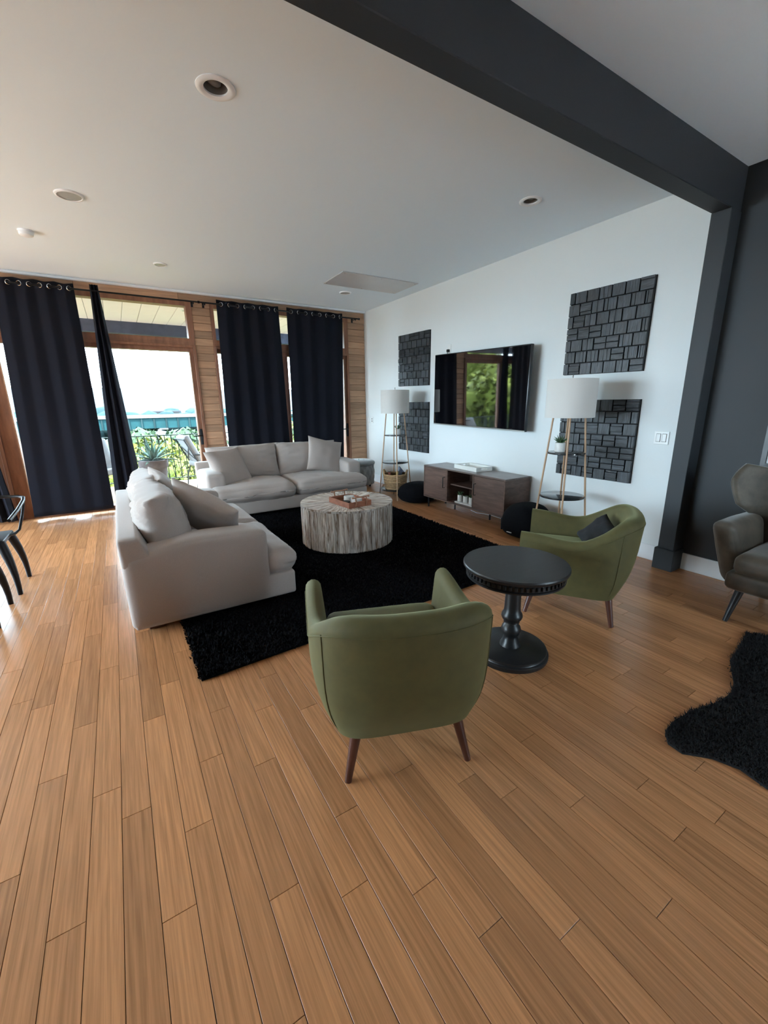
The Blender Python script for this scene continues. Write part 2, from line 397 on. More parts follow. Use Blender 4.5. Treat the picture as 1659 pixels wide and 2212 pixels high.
o = obj('plank_field', join(*[T(plankvf(x1 - x0, y1 - y0), ((x0 + x1) / 2, (y0 + y1) / 2, 0)) for d, x0, x1, y0, y1 in rest]), 'plankfield', floor)
o['kind'] = 'stuff'

# ---- ceiling with round cut-outs for the two open downlights
HOLES = [(0.686, 2.704, .062), (3.149, 2.713, .058)]
bm = bmesh.new(); ed = []
def loop(pts):
    vs_ = [bm.verts.new(p) for p in pts]
    for a, b in zip(vs_, vs_[1:] + vs_[:1]): ed.append(bm.edges.new((a, b)))
loop([(XL - .15, YF - .15, H), (XR + .15, YF - .15, H), (XR + .15, YB + .15, H), (XL - .15, YB + .15, H)])
for cx, cy, r in HOLES: loop([(cx + r * math.cos(a * PI / 16), cy + r * math.sin(a * PI / 16), H) for a in range(32)])
bmesh.ops.triangle_fill(bm, use_beauty=True, use_dissolve=False, edges=ed)
for f in bm.faces:
    if f.normal.z > 0: f.normal_flip()
ceil = struct('ceiling', frombm(bm), 'ceiling')
obj('roof_slab', box(XL - .3, XR + .3, YF - .3, YB + .15, H + .16, H + .3), 'ceiling', ceil)

# ---- side walls
struct('wall_right', box(XR, XR + .15, 1.62, YB + .15, 0, H + .16), 'wall')
struct('wall_entry', box(XR, XR + .15, YF - .15, 1.62, 0, H + .16), 'dark')
struct('baseboard_right', rbox(XR - .016, XR + .01, 1.70, YB, 0.0, .146, .004, 1), 'trimw')
struct('baseboard_entry', rbox(XR - .016, XR + .01, YF, 1.56, 0.0, .146, .004, 1), 'trimw')
beam = struct('trim_1', rbox(XL, XR, 1.566, 1.690, 2.765, H, .004, 1), 'dark')
colm = struct('trim_2', rbox(3.905, XR + .01, 1.562, 1.690, 0.19, 2.767, .004, 1), 'dark')
obj('plinth', rbox(3.888, XR + .01, 1.547, 1.708, 0, .19, .004, 1), 'dark', colm)

def frame_boxes(x0, x1, z0, z1, wl, wr, wt, wb, y0, y1):
    return [('jamb', box(x0, x0 + wl, y0, y1, z0, z1)), ('jamb', box(x1 - wr, x1, y0, y1, z0, z1)),
            ('head', box(x0 + wl, x1 - wr, y0, y1, z1 - wt, z1)), ('sill', box(x0 + wl, x1 - wr, y0, y1, z0, z0 + wb))]

# ---- back wall: cedar boards on piers, redwood doors and transoms
wb = sroot('wall_back')
PIERS = [(1.165, 1.42), (3.725, XR), (-1.55, -1.31)]
for x0, x1 in PIERS: obj('pier_core', box(x0, x1, 7.152, 7.28, 0, H + .16), 'redwood', wb)
obj('lintel', box(-5.35, XR, 7.152, 7.28, 2.93, H + .16), 'redwood', wb)
obj('plain_wall', box(XL - .15, -5.35, 7.13, 7.28, 0, H + .16), 'wall', wb)
BH = 0.1055
for x0, x1 in PIERS[:2]:
    bmh = mesh('siding_board', join(rbox(-(x1 - x0) / 2, (x1 - x0) / 2, -.0, .024, -BH / 2 + .001, BH / 2 - .001, .006, 2))); bmh.materials.append(M['cedar'])
    z = BH / 2; k = 0
    while z < 2.97:
        obj('siding_board', bmh, None, wb, loc=((x0 + x1) / 2, 7.128 + random.choice((0, .0015, .003)), z), rot=(-.05, 0, 0)); z += BH; k += 1
hb = mesh('header_board', rbox(-.61, .61, 0, .024, -.055, .055, .0025, 1)); hb.materials.append(M['cedar'])
for k in range(-2, 6): obj('header_board', hb, None, wb, loc=(-3.28 + k * 1.224, 7.1285, 2.985))
obj('header_board', rbox(3.45, 4.06, 7.128, 7.152, 2.93, 3.04, .0025, 1), 'cedar', wb)
struct('trim_3', rbox(XL, XR, 7.085, 7.14, 3.022, H, .004, 1), 'trimw')

def door_unit(n, x0, x1, wl, wr, stile):
    d = sroot('door_%d' % n)
    for nm, vf in frame_boxes(x0, x1, 0, 2.325, wl, wr, .09, .05, 7.155, 7.275): obj(nm, vf, 'redwood', d)
    for a, b in ((x0, x0 + .04), (x1 - .04, x1)): obj('casing', rbox(a, b, 7.112, 7.157, 0, 2.325, .004, 1), 'redwood', d)
    obj('casing', rbox(x0 + .04, x1 - .04, 7.112, 7.157, 2.29, 2.325, .004, 1), 'redwood', d)
    for a in (x0 + wl - .012, x1 - wr): obj('weatherstrip', box(a, a + .012, 7.148, 7.16, .05, 2.235), 'cedar', d)
    if stile: obj('stile', rbox(stile[0], stile[1], 7.165, 7.235, .05, 2.235, .004, 1), 'redwood', d)
    edges = [x0 + wl] + (list(stile) if stile else []) + [x1 - wr]
    for k in range(0, len(edges), 2):
        obj('pane', box(edges[k], edges[k + 1], 7.197, 7.203, .05, 2.235), 'glass', d)
        # slim sash round the pane
    w = sroot('window_%d' % n)
    for nm, vf in frame_boxes(x0, x1, 2.365, 2.93, .05, .08, .075, .05, 7.125, 7.275): obj(nm, vf, 'redwood', w)
    obj('pane', box(x0 + .05, x1 - .08, 7.197, 7.203, 2.415, 2.855), 'glass', w)
    obj('rail', box(x0, x1, 7.13, 7.275, 2.325, 2.365), 'redwood', w)
    return d, w
d1, w1 = door_unit(1, -1.31, 1.165, .20, .10, (-.06, .03))
d2, w2 = door_unit(2, 1.42, 3.725, .05, .095, (2.50, 2.59))
d3, w3 = door_unit(3, -3.90, -1.55, .10, .10, (-2.77, -2.68))
d4, w4 = door_unit(4, -5.35, -3.90, .10, .10, None)
# lever handle and lock plates
for d, x in ((d1, 1.10), (d2, 3.665)):
    hp = obj('lock_plate', rbox(x - .018, x + .018, 7.138, 7.156, .86, 1.10, .003, 1), 'blackmetal', d)
    obj('lever', tube([(x, 7.14, 1.0), (x, 7.095, 1.0), (x - .02, 7.085, 1.0), (x - .11, 7.085, 1.0)], .009, 8), 'blackmetal', hp, 60)

# ---- walls out of view, with windows added to let in fill daylight
LY0, LY1 = 2.6, 6.9
wl_ = sroot('wall_left')
for a in (box(XL - .15, XL, YF - .15, LY0, 0, H + .16), box(XL - .15, XL, LY1, YB, 0, H + .16),
          box(XL - .15, XL, LY0, LY1, 0, .20), box(XL - .15, XL, LY0, LY1, 2.50, H + .16)): obj('wall_section', a, 'wall', wl_)
w5 = sroot('window_5')  # added opening, out of view, for light from the left
for y in (LY0, (LY0 + LY1) / 2 - .04, LY1 - .08): obj('mullion', box(XL - .11, XL - .03, y, y + .08, .20, 2.50), 'redwood', w5)
obj('sill', box(XL - .12, XL + .03, LY0, LY1, .20, .24), 'redwood', w5)
for y0, y1 in ((LY0 + .08, (LY0 + LY1) / 2 - .04), ((LY0 + LY1) / 2 + .04, LY1 - .08)): obj('pane', box(XL - .075, XL - .068, y0, y1, .24, 2.50), 'glass', w5)
FX0, FX1 = 2.85, 3.6
wf = sroot('wall_front')
for a in (box(XL, FX0, YF - .15, YF, 0, H + .16), box(FX1, XR, YF - .15, YF, 0, H + .16),
          box(FX0, FX1, YF - .15, YF, 0, .20), box(FX0, FX1, YF - .15, YF, 2.50, H + .16)): obj('wall_section', a, 'dark', wf)  # unseen wall kept charcoal to cut bounce light
w6 = sroot('window_6')  # added behind the camera as a small fill opening
for x in (FX0, FX1 - .08): obj('mullion', box(x, x + .08, YF - .11, YF - .03, .20, 2.50), 'redwood', w6)
obj('sill', box(FX0, FX1, YF - .12, YF + .03, .20, .24), 'redwood', w6)
obj('pane', box(FX0 + .08, FX1 - .08, YF - .075, YF - .068, .24, 2.50), 'glass', w6)

# ================================================================== CURTAINS
def curtain(name, label, xt0, xt1, xb0, xb1, y, zb, waves, amp_t, amp_b, grom, seed=0, nx=120, nz=40, zt=2.955):
    t = thing(name, label, 'curtain', ((xt0 + xt1) / 2, y, zb), 0, 'black blackout curtains at the glass doors')
    ox, oz = (xt0 + xt1) / 2, zb
    V, F = [], []
    for s in (0, 1):
        for k in range(nz + 1):
            v = k / nz; z = zt + (zb - zt) * v
            a = xt0 + (xb0 - xt0) * v; b = xt1 + (xb1 - xt1) * v
            am = amp_t + (amp_b - amp_t) * v
            for i in range(nx + 1):
                u = i / nx
                ph = PI / 2 + 2 * PI * waves * u + 0.5 * math.sin(3 * u + seed) * v
                dy = am * math.sin(ph) + .012 * v * noise.noise(Vector((u * 5 + seed * 3, v * 1.6, 0)))
                zz = z + (.010 * math.sin(ph) * (1 if k == 0 else 0))
                if k == nz: zz += .012 * noise.noise(Vector((u * 4, seed, 5)))
                V.append((a + (b - a) * u - ox + .004 * math.sin(ph * 2), dy + s * .004, zz - oz))
    n1 = (nx + 1) * (nz + 1)
    for k in range(nz):
        for i in range(nx):
            p = k * (nx + 1) + i
            F.append((p, p + nx + 1, p + nx + 2, p + 1)); F.append((n1 + p, n1 + p + 1, n1 + p + nx + 2, n1 + p + nx + 1))
    for i in range(nx):
        F.append((i, i + 1, n1 + i + 1, n1 + i)); p = nz * (nx + 1) + i; F.append((p, n1 + p, n1 + p + 1, p + 1))
    for k in range(nz):
        p = k * (nx + 1); F.append((p, n1 + p, n1 + p + nx + 1, p + nx + 1)); p += nx; F.append((p, p + nx + 1, n1 + p + nx + 1, n1 + p))
    obj('drape', (V, F), 'curtain', t, 180)
    if grom:
        gm = mesh('grommet', ring((0, 0, 0), .026, .0055, 'y', 16, 6), 60); gm.materials.append(M['chrome'])
        for g in range(grom):
            u = (g + .5) / grom; ph = PI / 2 + 2 * PI * waves * u
            sl = math.atan2(amp_t * 2 * PI * waves * math.cos(ph), (xt1 - xt0))
            obj('grommet', gm, None, t, loc=(xt0 + (xt1 - xt0) * u - ox, amp_t * math.sin(ph), zt - .055 - oz), rot=(0, 0, sl))
    return t
curtain('curtain', 'wide black curtain closed over the left glass door, sofa end at its right', -1.00, -.215, -1.10, -.205, 7.0, .045, 4, .016, .005, 8, 1)
curtain('curtain', 'narrow bunched black curtain hanging in the open left doorway', -.045, .045, -.17, .20, 7.0, .06, 3, .03, .03, 0, 2, zt=2.975, nx=150)
curtain('curtain', 'black curtain just right of the cedar pier, behind the long sofa', 1.50, 2.44, 1.455, 2.49, 7.0, .05, 4, .024, .007, 8, 3)
curtain('curtain', 'rightmost black curtain, nearest the white TV wall corner', 2.575, 3.575, 2.545, 3.495, 7.0, .05, 4, .024, .007, 8, 4)
curtain('curtain', 'black curtain at the far left edge beside the redwood jamb', -1.66, -1.50, -1.66, -1.265, 6.98, .03, 4, .03, .03, 0, 5)
def rod(label, x0, x1, zz, ends):
    t = thing('curtain_rod', label, 'curtain rod', ((x0 + x1) / 2, 7.0, zz))
    c = (x0 + x1) / 2
    obj('pole', tube([(x0 - c, 0, 0), (x1 - c, 0, 0)], .011, 10), 'blackmetal', t, 60)
    for e in ends: obj('finial', T(lathe([(.011, 0), (.018, .004), (.018, .03), (.010, .034)], 12), ((x1 if e > 0 else x0) - c, 0, 0), (0, e * PI / 2, 0)), 'blackmetal', t, 50)
    for x in (x0 + .06, x1 - .06):
        obj('bracket', join(box(x - c - .008, x - c + .008, -.014, .128, -.02, -.010), box(x - c - .014, x - c + .014, .112, .128, -.05, .02), box(x - c - .008, x - c + .008, -.016, -.010, -.035, .004)), 'blackmetal', t)
rod('black curtain rod over the left pair of curtains', -2.6, 1.235, 2.90, (1,))
rod('black curtain rod over the right pair of curtains', 1.27, 3.87, 2.90, (1, -1))

# ================================================================== RUGS
def pile(name, poly, m, h0, h1, dens, parent, z, wid, lean, spread=0.012, bumps=3.0):
    """upright tufts scattered inside a polygon (and leaning over its rim)"""
    xs = [p[0] for p in poly]; ys = [p[1] for p in poly]
    n = int((max(xs) - min(xs)) * (max(ys) - min(ys)) * dens)
    P = np.column_stack([RNG.uniform(min(xs), max(xs), n), RNG.uniform(min(ys), max(ys), n)])
    ins = np.zeros(n, bool); px, py = P[:, 0], P[:, 1]
    for (x1, y1), (x2, y2) in zip(poly, poly[1:] + poly[:1]):
        c = ((y1 > py) != (y2 > py)); xi = (x2 - x1) * (py - y1) / ((y2 - y1) if y2 != y1 else 1e-9) + x1
        ins ^= c & (px < xi)
    P = P[ins]; n = len(P)
    # rim tufts
    R = []
    for (x1, y1), (x2, y2) in zip(poly, poly[1:] + poly[:1]):
        L = math.hypot(x2 - x1, y2 - y1); k = max(1, int(L * 220))
        t = RNG.uniform(0, 1, k); R.append(np.column_stack([x1 + (x2 - x1) * t, y1 + (y2 - y1) * t]) + RNG.normal(0, .006, (k, 2)))
    P = np.vstack([P] + R); n = len(P)
    a = RNG.uniform(0, 2 * PI, n); hh = RNG.uniform(h0, h1, n)
    clump = np.sin(P[:, 0] * 31) * np.sin(P[:, 1] * 27 + 1) + np.sin(P[:, 0] * 67 + P[:, 1] * 53)
    hh = hh * (1 + .12 * clump)
    dx, dy = np.cos(a) * wid, np.sin(a) * wid
    la = RNG.uniform(0, 2 * PI, n); lx, ly = np.cos(la) * lean, np.sin(la) * lean
    z0 = np.full(n, z)
    A = np.column_stack([P[:, 0] - dx, P[:, 1] - dy, z0]); B = np.column_stack([P[:, 0] + dx, P[:, 1] + dy, z0])
    Cc = np.column_stack([P[:, 0] + lx, P[:, 1] + ly, z0 + hh])
    V = np.empty((3 * n, 3)); V[0::3] = A; V[1::3] = B; V[2::3] = Cc
    me = npmesh(name, V, np.arange(3 * n).reshape(-1, 3)); me.materials.append(M[m])
    o = obj(name, me, None, parent); o['kind'] = 'stuff'; return o
def slab(poly, z0, z1):
    n = len(poly)
    return [(x, y, z0) for x, y in poly] + [(x, y, z1) for x, y in poly], [tuple(range(n - 1, -1, -1)), tuple(range(n, 2 * n))] + [(i, (i + 1) % n, n + (i + 1) % n, n + i) for i in range(n)]
RC = [(.19, 2.20), (3.16, 2.345), (3.18, 5.64), (.19, 5.60)]
t = thing('shag_rug', 'large black shag area rug under the coffee table and sofas', 'rug', (1.68, 3.9, 0))
pl = [(x - 1.68, y - 3.9) for x, y in RC]
obj('backing', slab(pl, .001, .012), 'rug', t)
pile('pile', pl, 'rug', .014, .024, 9000, t, .010, .007, .012)
FURP = [(1600, 1391), (1578, 1422), (1583, 1452), (1587, 1475), (1580, 1493), (1555, 1512), (1500, 1530), (1458, 1552), (1438, 1577), (1444, 1600), (1475, 1621), (1540, 1632), (1600, 1655), (1659, 1697)]
def unproj(u, v, z=0.0):
    d = [(u - IMW / 2) / FPX, (v - IMH / 2) / FPX, 1.0]
    w = [sum(RW[i][k] * d[i] for i in range(3)) for k in range(3)]
    s = (z - CAM.z) / w[2]; return (w[0] * s, w[1] * s)
fp = [unproj(u, v, .02) for u, v in FURP]
fp += [(1.98, .14), (2.10, -.06), (2.26, -.10), (2.40, -.02), (2.62, -.06), (2.86, -.22), (3.02, -.26), (3.16, -.12), (3.14, .08), (3.02, .22), (3.06, .42), (3.22, .55), (3.28, .70), (3.20, .80)]
fc = (2.55, .30)
t = thing('fur_rug', 'black faux-fur hide rug at the right edge of the bare floor', 'rug', (fc[0], fc[1], 0))
pl = [(x - fc[0], y - fc[1]) for x, y in fp]
obj('backing', slab(pl, .001, .012), 'fur', t)
pile('pile', pl, 'fur', .012, .020, 32000, t, .010, .003, .012)

# ================================================================== SOFAS
def make_sofa(name, label, L, loc, rotz, seed):
    """front of the base at local y=0, back at y=1.10, length along x"""
    D = 1.10; t = thing(name, label, 'sofa', loc, rotz); hl = L / 2
    obj('base', rbox(-hl + .004, hl - .004, 0, D - .02, .045, .225, .018, 3), 'sofa', t, 50)
    for s in (-1, 1):
        def fn(p, s=s):
            x, y, z = p
            k = max(0, min(1, (y + .455) / .91))
            g = max(0, z / .265)
            z2 = z + g * (0.02 * math.sin(k * PI) - .045 * max(0, k - .55) / .45)
            return (x, y, z2)
        vf = rsoft(.235, .905, .53, .040, 16, crown=.012, amp=.003, freq=5, seed=seed + s, fn=fn, side=.006)
        obj('arm', T(vf, (s * (hl - .1175), .19 + .4525, .045 + .265)), 'sofa', t, 180)
    def fb(p):
        x, y, z = p; k = max(0, (z + .07) / .19)
        return (x, y * (1 - .42 * k) + .045 * k, z)
    obj('back_frame', T(rsoft(L - .002, .19, .195, .026, 20, amp=.002, seed=seed + 5, fn=fb), (0, D - .095, .5625)), 'sofa', t, 180)
    obj('back_panel', rbox(-hl + .1, hl - .1, D - .17, D - .006, .05, .46, .01, 2), 'sofa', t, 50)
    # T shaped seat cushions
    for s in (-1, 1):
        w = hl - .006
        def ft(p, s=s, w=w):
            x, y, z = p          # y from -.40 (front) to +.40
            k = max(0, min(1, (y + .215) / .05)); cut = .228 * k
            u = (x * s + w / 2) / w          # 0 at the middle seam, 1 at the arm
            x2 = s * (u * (w - cut)) - s * w / 2
            z2 = z - (.018 * max(0, -y - .2) / .2 if z > 0 else 0)
            return (x2, y, z2)
        vf = rsoft(w, .86, .205, .080, 22, crown=.032, amp=.013, freq=7, seed=seed + 11 * s, fn=ft, side=.012)
        c = obj('seat_cushion', T(vf, (s * w / 2 + s * .003, .395, .308)), 'sofa', t, 180)
    for s in (-1, 1):
        w = hl - .16
        vf = pillow(w + .05, .52, .34, 30, .05, .010, 7, seed + s * 3, .30, wr=.030)
        obj('back_cushion', T(vf, (s * (w / 2 + .008), .815, .625), (-.26, s * .015, 0)), 'sofa', t, 180)
    for sx in (-1, 1):
        for y in (.10, D - .14):
            obj('foot', rbox(sx * (hl - .13) - .05, sx * (hl - .13) + .05, y - .045, y + .045, .0, .05, .004, 1), 'walnutleg', t)
    return t
make_sofa('sofa', 'long beige linen sofa standing in front of the black curtains', 2.24, (1.985, 5.455, .012), 0, 3)
make_sofa('sofa', 'beige linen loveseat on the left, its end panel towards the viewer', 1.92, (.995, 3.845, .004), PI / 2, 8)

def throw(label, w, h, th, c, ax, az, seed, wr=0.006):
    """c centre, ax along the top edge, az upwards"""
    X = Vector(ax).normalized(); Z = Vector(az); Z = (Z - X * Z.dot(X)).normalized(); Y = Z.cross(X)
    o = obj('throw_pillow', pillow(w, h, th, 24, .08, .008, 8, seed, .40, wr=wr), 'sofa', None, 180)
    o.matrix_world = Matrix(((X.x, Y.x, Z.x, c[0]), (X.y, Y.y, Z.y, c[1]), (X.z, Y.z, Z.z, c[2]), (0, 0, 0, 1)))
    return tag(o, label, 'pillow', 'loose beige pillows')
# on the long sofa
throw('beige pillow tilted in the left corner of the long sofa', .56, .54, .19, (1.225, 5.98, .63), (.40, .20, .02), (-.24, .16, .46), 21)
throw('tall beige pillow standing askew at the right end of the long sofa', .58, .53, .17, (2.665, 6.00, .68), (.56, 0, -.135), (.12, .17, .52), 22)
# on the loveseat (faces +x)
throw('big beige pillow slumped between the near arm and cushions of the loveseat', .60, .44, .20, (.50, 3.43, .63), (.38, -.40, -.235), (-.143, -.40, .71), 23)
throw('beige pillow behind the big one, resting on the loveseat back cushions', .50, .48, .17, (.31, 4.02, .70), (.04, -.50, -.05), (-.25, .02, .46), 24)

# ================================================================== GREEN TUB ARMCHAIRS
def chair_outline(z, t, inset=0.0):
    """plan of the tub at height z; t in [-1,1] runs from the left arm front round the back to the right arm front"""
    k = max(0, min(1, (z - .20) / .34)); k = 1 - (1 - k) ** 2.6
    a = .292 + (.372 - .292) * k - inset; yb = -.005 - .125 * k * min(1, .55 + .45 * (z / .7)) + inset
    yf = .545 + .055 * k - inset * .0
    c = .26 + .09 * k; n = 5.0 - 2.3 * k; yc = yb + c
    s = abs(t); Ls = yf - yc; La = 1.45 * (c + a) * .5 + .12
    tot = Ls + La; q = (1 - s) * tot
    if q < Ls: return (math.copysign(a, t), yf - q)
    ph = (q - Ls) / La * PI / 2
    x = a * max(0, math.cos(ph)) ** (2 / n); y = yc - c * max(0, math.sin(ph)) ** (2 / n)
    return (math.copysign(x, t), y)
def chair_h(y):
    if y > .28: u = min(1, (y - .28) / .30); return .585 + .032 * u * u * (3 - 2 * u)
    u = min(1, (.28 - y) / .40); return .585 + .155 * u * u * (3 - 2 * u)
def make_armchair():
    t = thing('armchair', '', 'armchair')
    NS = 64; V, F = [], []; sec = 0
    zl = [.19, .23, .28, .34, .40, .46, .52]
    for i in range(NS + 1):
        s = -1 + 2 * i / NS; s = math.copysign(abs(s) ** .9, s)
        xt, yt = chair_outline(.7, s); h = chair_h(yt)
        x2, y2 = chair_outline(.7, max(-1, s - .01)); x3, y3 = chair_outline(.7, min(1, s + .01))
        d = Vector((x3 - x2, y3 - y2)); d.normalize(); nrm = Vector((-d.y, d.x)); # left of travel
        if nrm.dot(Vector((xt, yt - .25))) < 0: nrm = -nrm
        th = .078 + .035 * max(0, min(1, (.2 - yt) / .3))
        pts = []
        lv = [z for z in zl if z < h - .06] + [h - .045]
        lv = [lv[0] + (lv[-1] - lv[0]) * j / 8 for j in range(9)]
        for z in lv:
            x, y = chair_outline(z, s); pts.append((x, y, z))
        ox, oy, oz = pts[-1]; r = th / 2
        for j in range(1, 7):
            a = PI * j / 7
            pts.append((ox - nrm.x * (r - r * math.cos(a)), oy - nrm.y * (r - r * math.cos(a)), oz + .045 * math.sin(a)))
        ix, iy = ox - nrm.x * th, oy - nrm.y * th
        for z in (h - .05, h - .14, .33): 
            kk = (h - .05 - z) * .10
            pts.append((ix - nrm.x * kk, iy - nrm.y * kk, z))
        V += pts; sec = len(pts)
    for i in range(NS):
        for k in range(sec - 1):
            a = i * sec + k; F.append((a, a + 1, a + sec + 1, a + sec))
    F.append(tuple(range(0, sec))); F.append(tuple(range(NS * sec + sec - 1, NS * sec - 1, -1)))
    obj('shell', (V, F), 'green', t, 55)
    # seat base and cushion
    out = [chair_outline(.22, -1 + 2 * i / 40, .02) for i in range(41)]
    top = [chair_outline(.34, -1 + 2 * i / 40, .06) for i in range(41)]
    n = 41; V = [(x, y, .188) for x, y in out] + [(x, y, .345) for x, y in top]
    F = [tuple(range(n - 1, -1, -1)), tuple(range(n, 2 * n))] + [(i, (i + 1) % n, n + (i + 1) % n, n + i) for i in range(n)]
    obj('seat_base', (V, F), 'green', t, 50)
    def fs(p): return (p[0] * (1 - .10 * max(0, -p[1])), p[1], p[2])
    obj('seat_cushion', T(rsoft(.565, .56, .11, .045, 14, crown=.014, amp=.003, fn=fs), (0, .325, .385)), 'green', t, 180)
    # seams
    rim = []
    for i in range(57):
        s = -.985 + 1.97 * i / 56; x, y = chair_outline(.7, s); z = chair_h(y) - .052
        x, y = chair_outline(z, s); rim.append((x * 1.004, y - .0015 if y < .1 else y, z))
    obj('piping', tube(rim, .0022, 5), 'green', t, 60)
    for sg in (-1, 1):
        path = []
        for j in range(12):
            z = .205 + (chair_h(-.02) - .055 - .205) * j / 11
            x, y = chair_outline(z, sg * .40); path.append((x * 1.002, y - .001, z))
        obj('back_seam', tube(path, .0025, 5), 'green', t, 60)
    for sg in (-1, 1):
        obj('button', sphere((sg * .11, -.005, .60), .014, 10, 6, (1, .5, 1)), 'green', t, 180)
        for y0, y1, lean in ((.03, .0, -.0), (.49, .55, .02)):
            obj('leg', tube([(sg * .205, y0 + .01, .212), (sg * (.252 + lean * 0), y1, .0)], [.024, .014], 12), 'walnutleg', t, 60)
    return t
a1 = make_armchair()
def yawloc(o, x, y, ang, z=0.0):
    """local +y looks along (sin ang, cos ang)"""
    o.location = (x, y, z); o.rotation_euler = (0, 0, -ang)
yawloc(a1, .81, 1.1285, math.radians(20.5))
a1['label'] = 'green velvet tub armchair seen from behind, in the foreground'; a1['group'] = 'matching green tub armchairs'
a2 = dup(a1, (0, 0, 0), 0); yawloc(a2, 2.575 + .25 * .841, 1.314 + .25 * .541, math.radians(-32.8))
a2['label'] = 'green velvet tub armchair behind the black pedestal table, dark cushion on it'
# dark furry cushion on the second chair
c2 = a2.location; f2 = Vector((math.sin(math.radians(-32.8)), math.cos(math.radians(-32.8)))); r2 = Vector((f2.y, -f2.x))
pc = Vector((c2.x, c2.y)) + f2 * .13 + r2 * .06
o = obj('fur_cushion', pillow(.25, .25, .11, 20, .06, .02, 16, 5, .4, wr=.01), 'fur', None, 180, (pc.x, pc.y, .54), (-.75, .30, math.radians(32.8) + PI + .35))
tag(o, 'small black furry cushion sitting in the green armchair by the TV wall', 'cushion')

# ================================================================== OLIVE WING CHAIR (right edge)
def make_wing():
    t = thing('wing_chair', 'olive-grey velvet wingback chair by the charcoal wall, partly cut off', 'armchair', (3.66, .70, 0), PI / 2)
    # local: seat looks along +y, width along x
    def seatfn(p): return p
    obj('seat_frame', T(rsoft(.60, .62, .13, .04, 10, amp=.003), (0, .06, .285)), 'olive', t, 180)
    obj('seat_cushion', T(rsoft(.55, .60, .14, .055, 14, crown=.02, amp=.004), (0, .07, .400)), 'olive', t, 180)
    # back and wings: a shell bent round the sitter
    NX, NZ = 40, 34
    def prof(u, v):
        z = .26 + v * .74
        half = (1 - .16 * max(0, (v - .80) / .20) ** 2) * .30 + .09 * math.sin(min(1, v * 1.15) * PI * .5) + .10 * math.sin(max(0, min(1, (v - .5) / .45)) * PI * .5)
        x = u * half
        dip = .10 * max(0, (v - .75) / .25) * (1 - min(1, abs(u) ** 1.6)) # top edge dips in the middle
        z -= dip
        wing = max(0, abs(u) - .62) / .38
        fwd = .26 * wing ** 1.2 * max(0, min(1, (v - .42) / .20)) * (1 - .30 * max(0, (v - .85) / .15))
        y = -.245 - .085 * v + fwd + .015 * u * u
        return x, y, z
    V, F = [], []
    for s in (0, 1):
        for k in range(NZ + 1):
            for i in range(NX + 1):
                u = -1 + 2 * i / NX; v = k / NZ
                x, y, z = prof(u, v)
                puff = (1 - abs(u) ** 4) * (1 - v ** 8)
                if s == 0: y += .018 * puff + .005
                else: y -= .065 * (1 - .7 * abs(u) ** 6); x += .02 * u
                V.append((x, y, z))
    n1 = (NX + 1) * (NZ + 1)
    for k in range(NZ):
        for i in range(NX):
            p = k * (NX + 1) + i; F.append((p, p + NX + 1, p + NX + 2, p + 1)); F.append((n1 + p, n1 + p + 1, n1 + p + NX + 2, n1 + p + NX + 1))
    for i in range(NX):
        F.append((i, i + 1, n1 + i + 1, n1 + i)); p = NZ * (NX + 1) + i; F.append((p, n1 + p, n1 + p + 1, p + 1))
    for k in range(NZ):
        p = k * (NX + 1); F.append((p, n1 + p, n1 + p + NX + 1, p + NX + 1)); p += NX; F.append((p, p + NX + 1, n1 + p + NX + 1, n1 + p))
    obj('winged_back', (V, F), 'olive', t, 180)
    for sg in (-1, 1):
        def fa(p, sg=sg):
            x, y, z = p; k = (z + .2) / .42; k = max(0, min(1, k))
            taper = 1 - .45 * (1 - k) ** 1.5
            return (x + sg * .065 * k - sg * .02, y * (.62 + .38 * k) + (-.05 * (1 - k)), z - .03 * max(0, -y))
        obj('arm', T(rsoft(.14, .58, .46, .060, 14, amp=.004, seed=sg, fn=fa, side=.012), (sg * .335, .05, .425)), 'olive', t, 180)
    for x, z in ((-.13, .80), (.13, .80), (0, .66), (-.13, .94), (.13, .94)):
        obj('button', sphere((x, -.285 - .11 * (z - .66), z), .013, 10, 6), 'olive', t, 180)
    for sg in (-1, 1):
        obj('leg', tube([(sg * .215, .30, .235), (sg * .245, .37, 0)], [.026, .014], 10), 'blackwood', t, 60)
        obj('leg', tube([(sg * .20, -.18, .235), (sg * .24, -.27, 0)], [.026, .014], 10), 'blackwood', t, 60)
    return t
make_wing()

# ================================================================== BLACK PEDESTAL SIDE TABLE
t = thing('pedestal_table', 'round black wooden pedestal side table between the green armchairs', 'side table', (1.80, 1.487, 0))
obj('tabletop', lathe([(.270, .545), (.286, .548), (.291, .556), (.291, .566), (.287, .572)], 64), 'blackwood', t, 40)
obj('apron', lathe([(.262, .492), (.272, .495), (.272, .503), (.264, .507), (.264, .546)], 64), 'blackwood', t, 40)
dn = [T(rbox(-.0075, .0075, -.006, .006, -.011, .011, .002, 1), (.268 * math.cos(a), .268 * math.sin(a), .524), (0, 0, a + PI / 2)) for a in [2 * PI * i / 60 for i in range(60)]]
o = obj('dentil_band', join(*dn), 'blackwood', t); o['kind'] = 'stuff'
obj('pedestal', lathe([(.060, .05), (.058, .062), (.046, .085), (.044, .098), (.040, .110), (.042, .118), (.053, .135), (.057, .155), (.052, .175), (.040, .190), (.036, .197), (.046, .203), (.044, .212), (.056, .226), (.061, .240), (.058, .256), (.048, .272), (.046, .30), (.044, .36), (.041, .44), (.041, .50)], 40), 'blackwood', t, 60)
obj('base', lathe([(.216, 0), (.218, .006), (.218, .022), (.212, .027), (.206, .029), (.204, .034), (.208, .038), (.207, .046), (.198, .052)], 64), 'blackwood', t, 40)

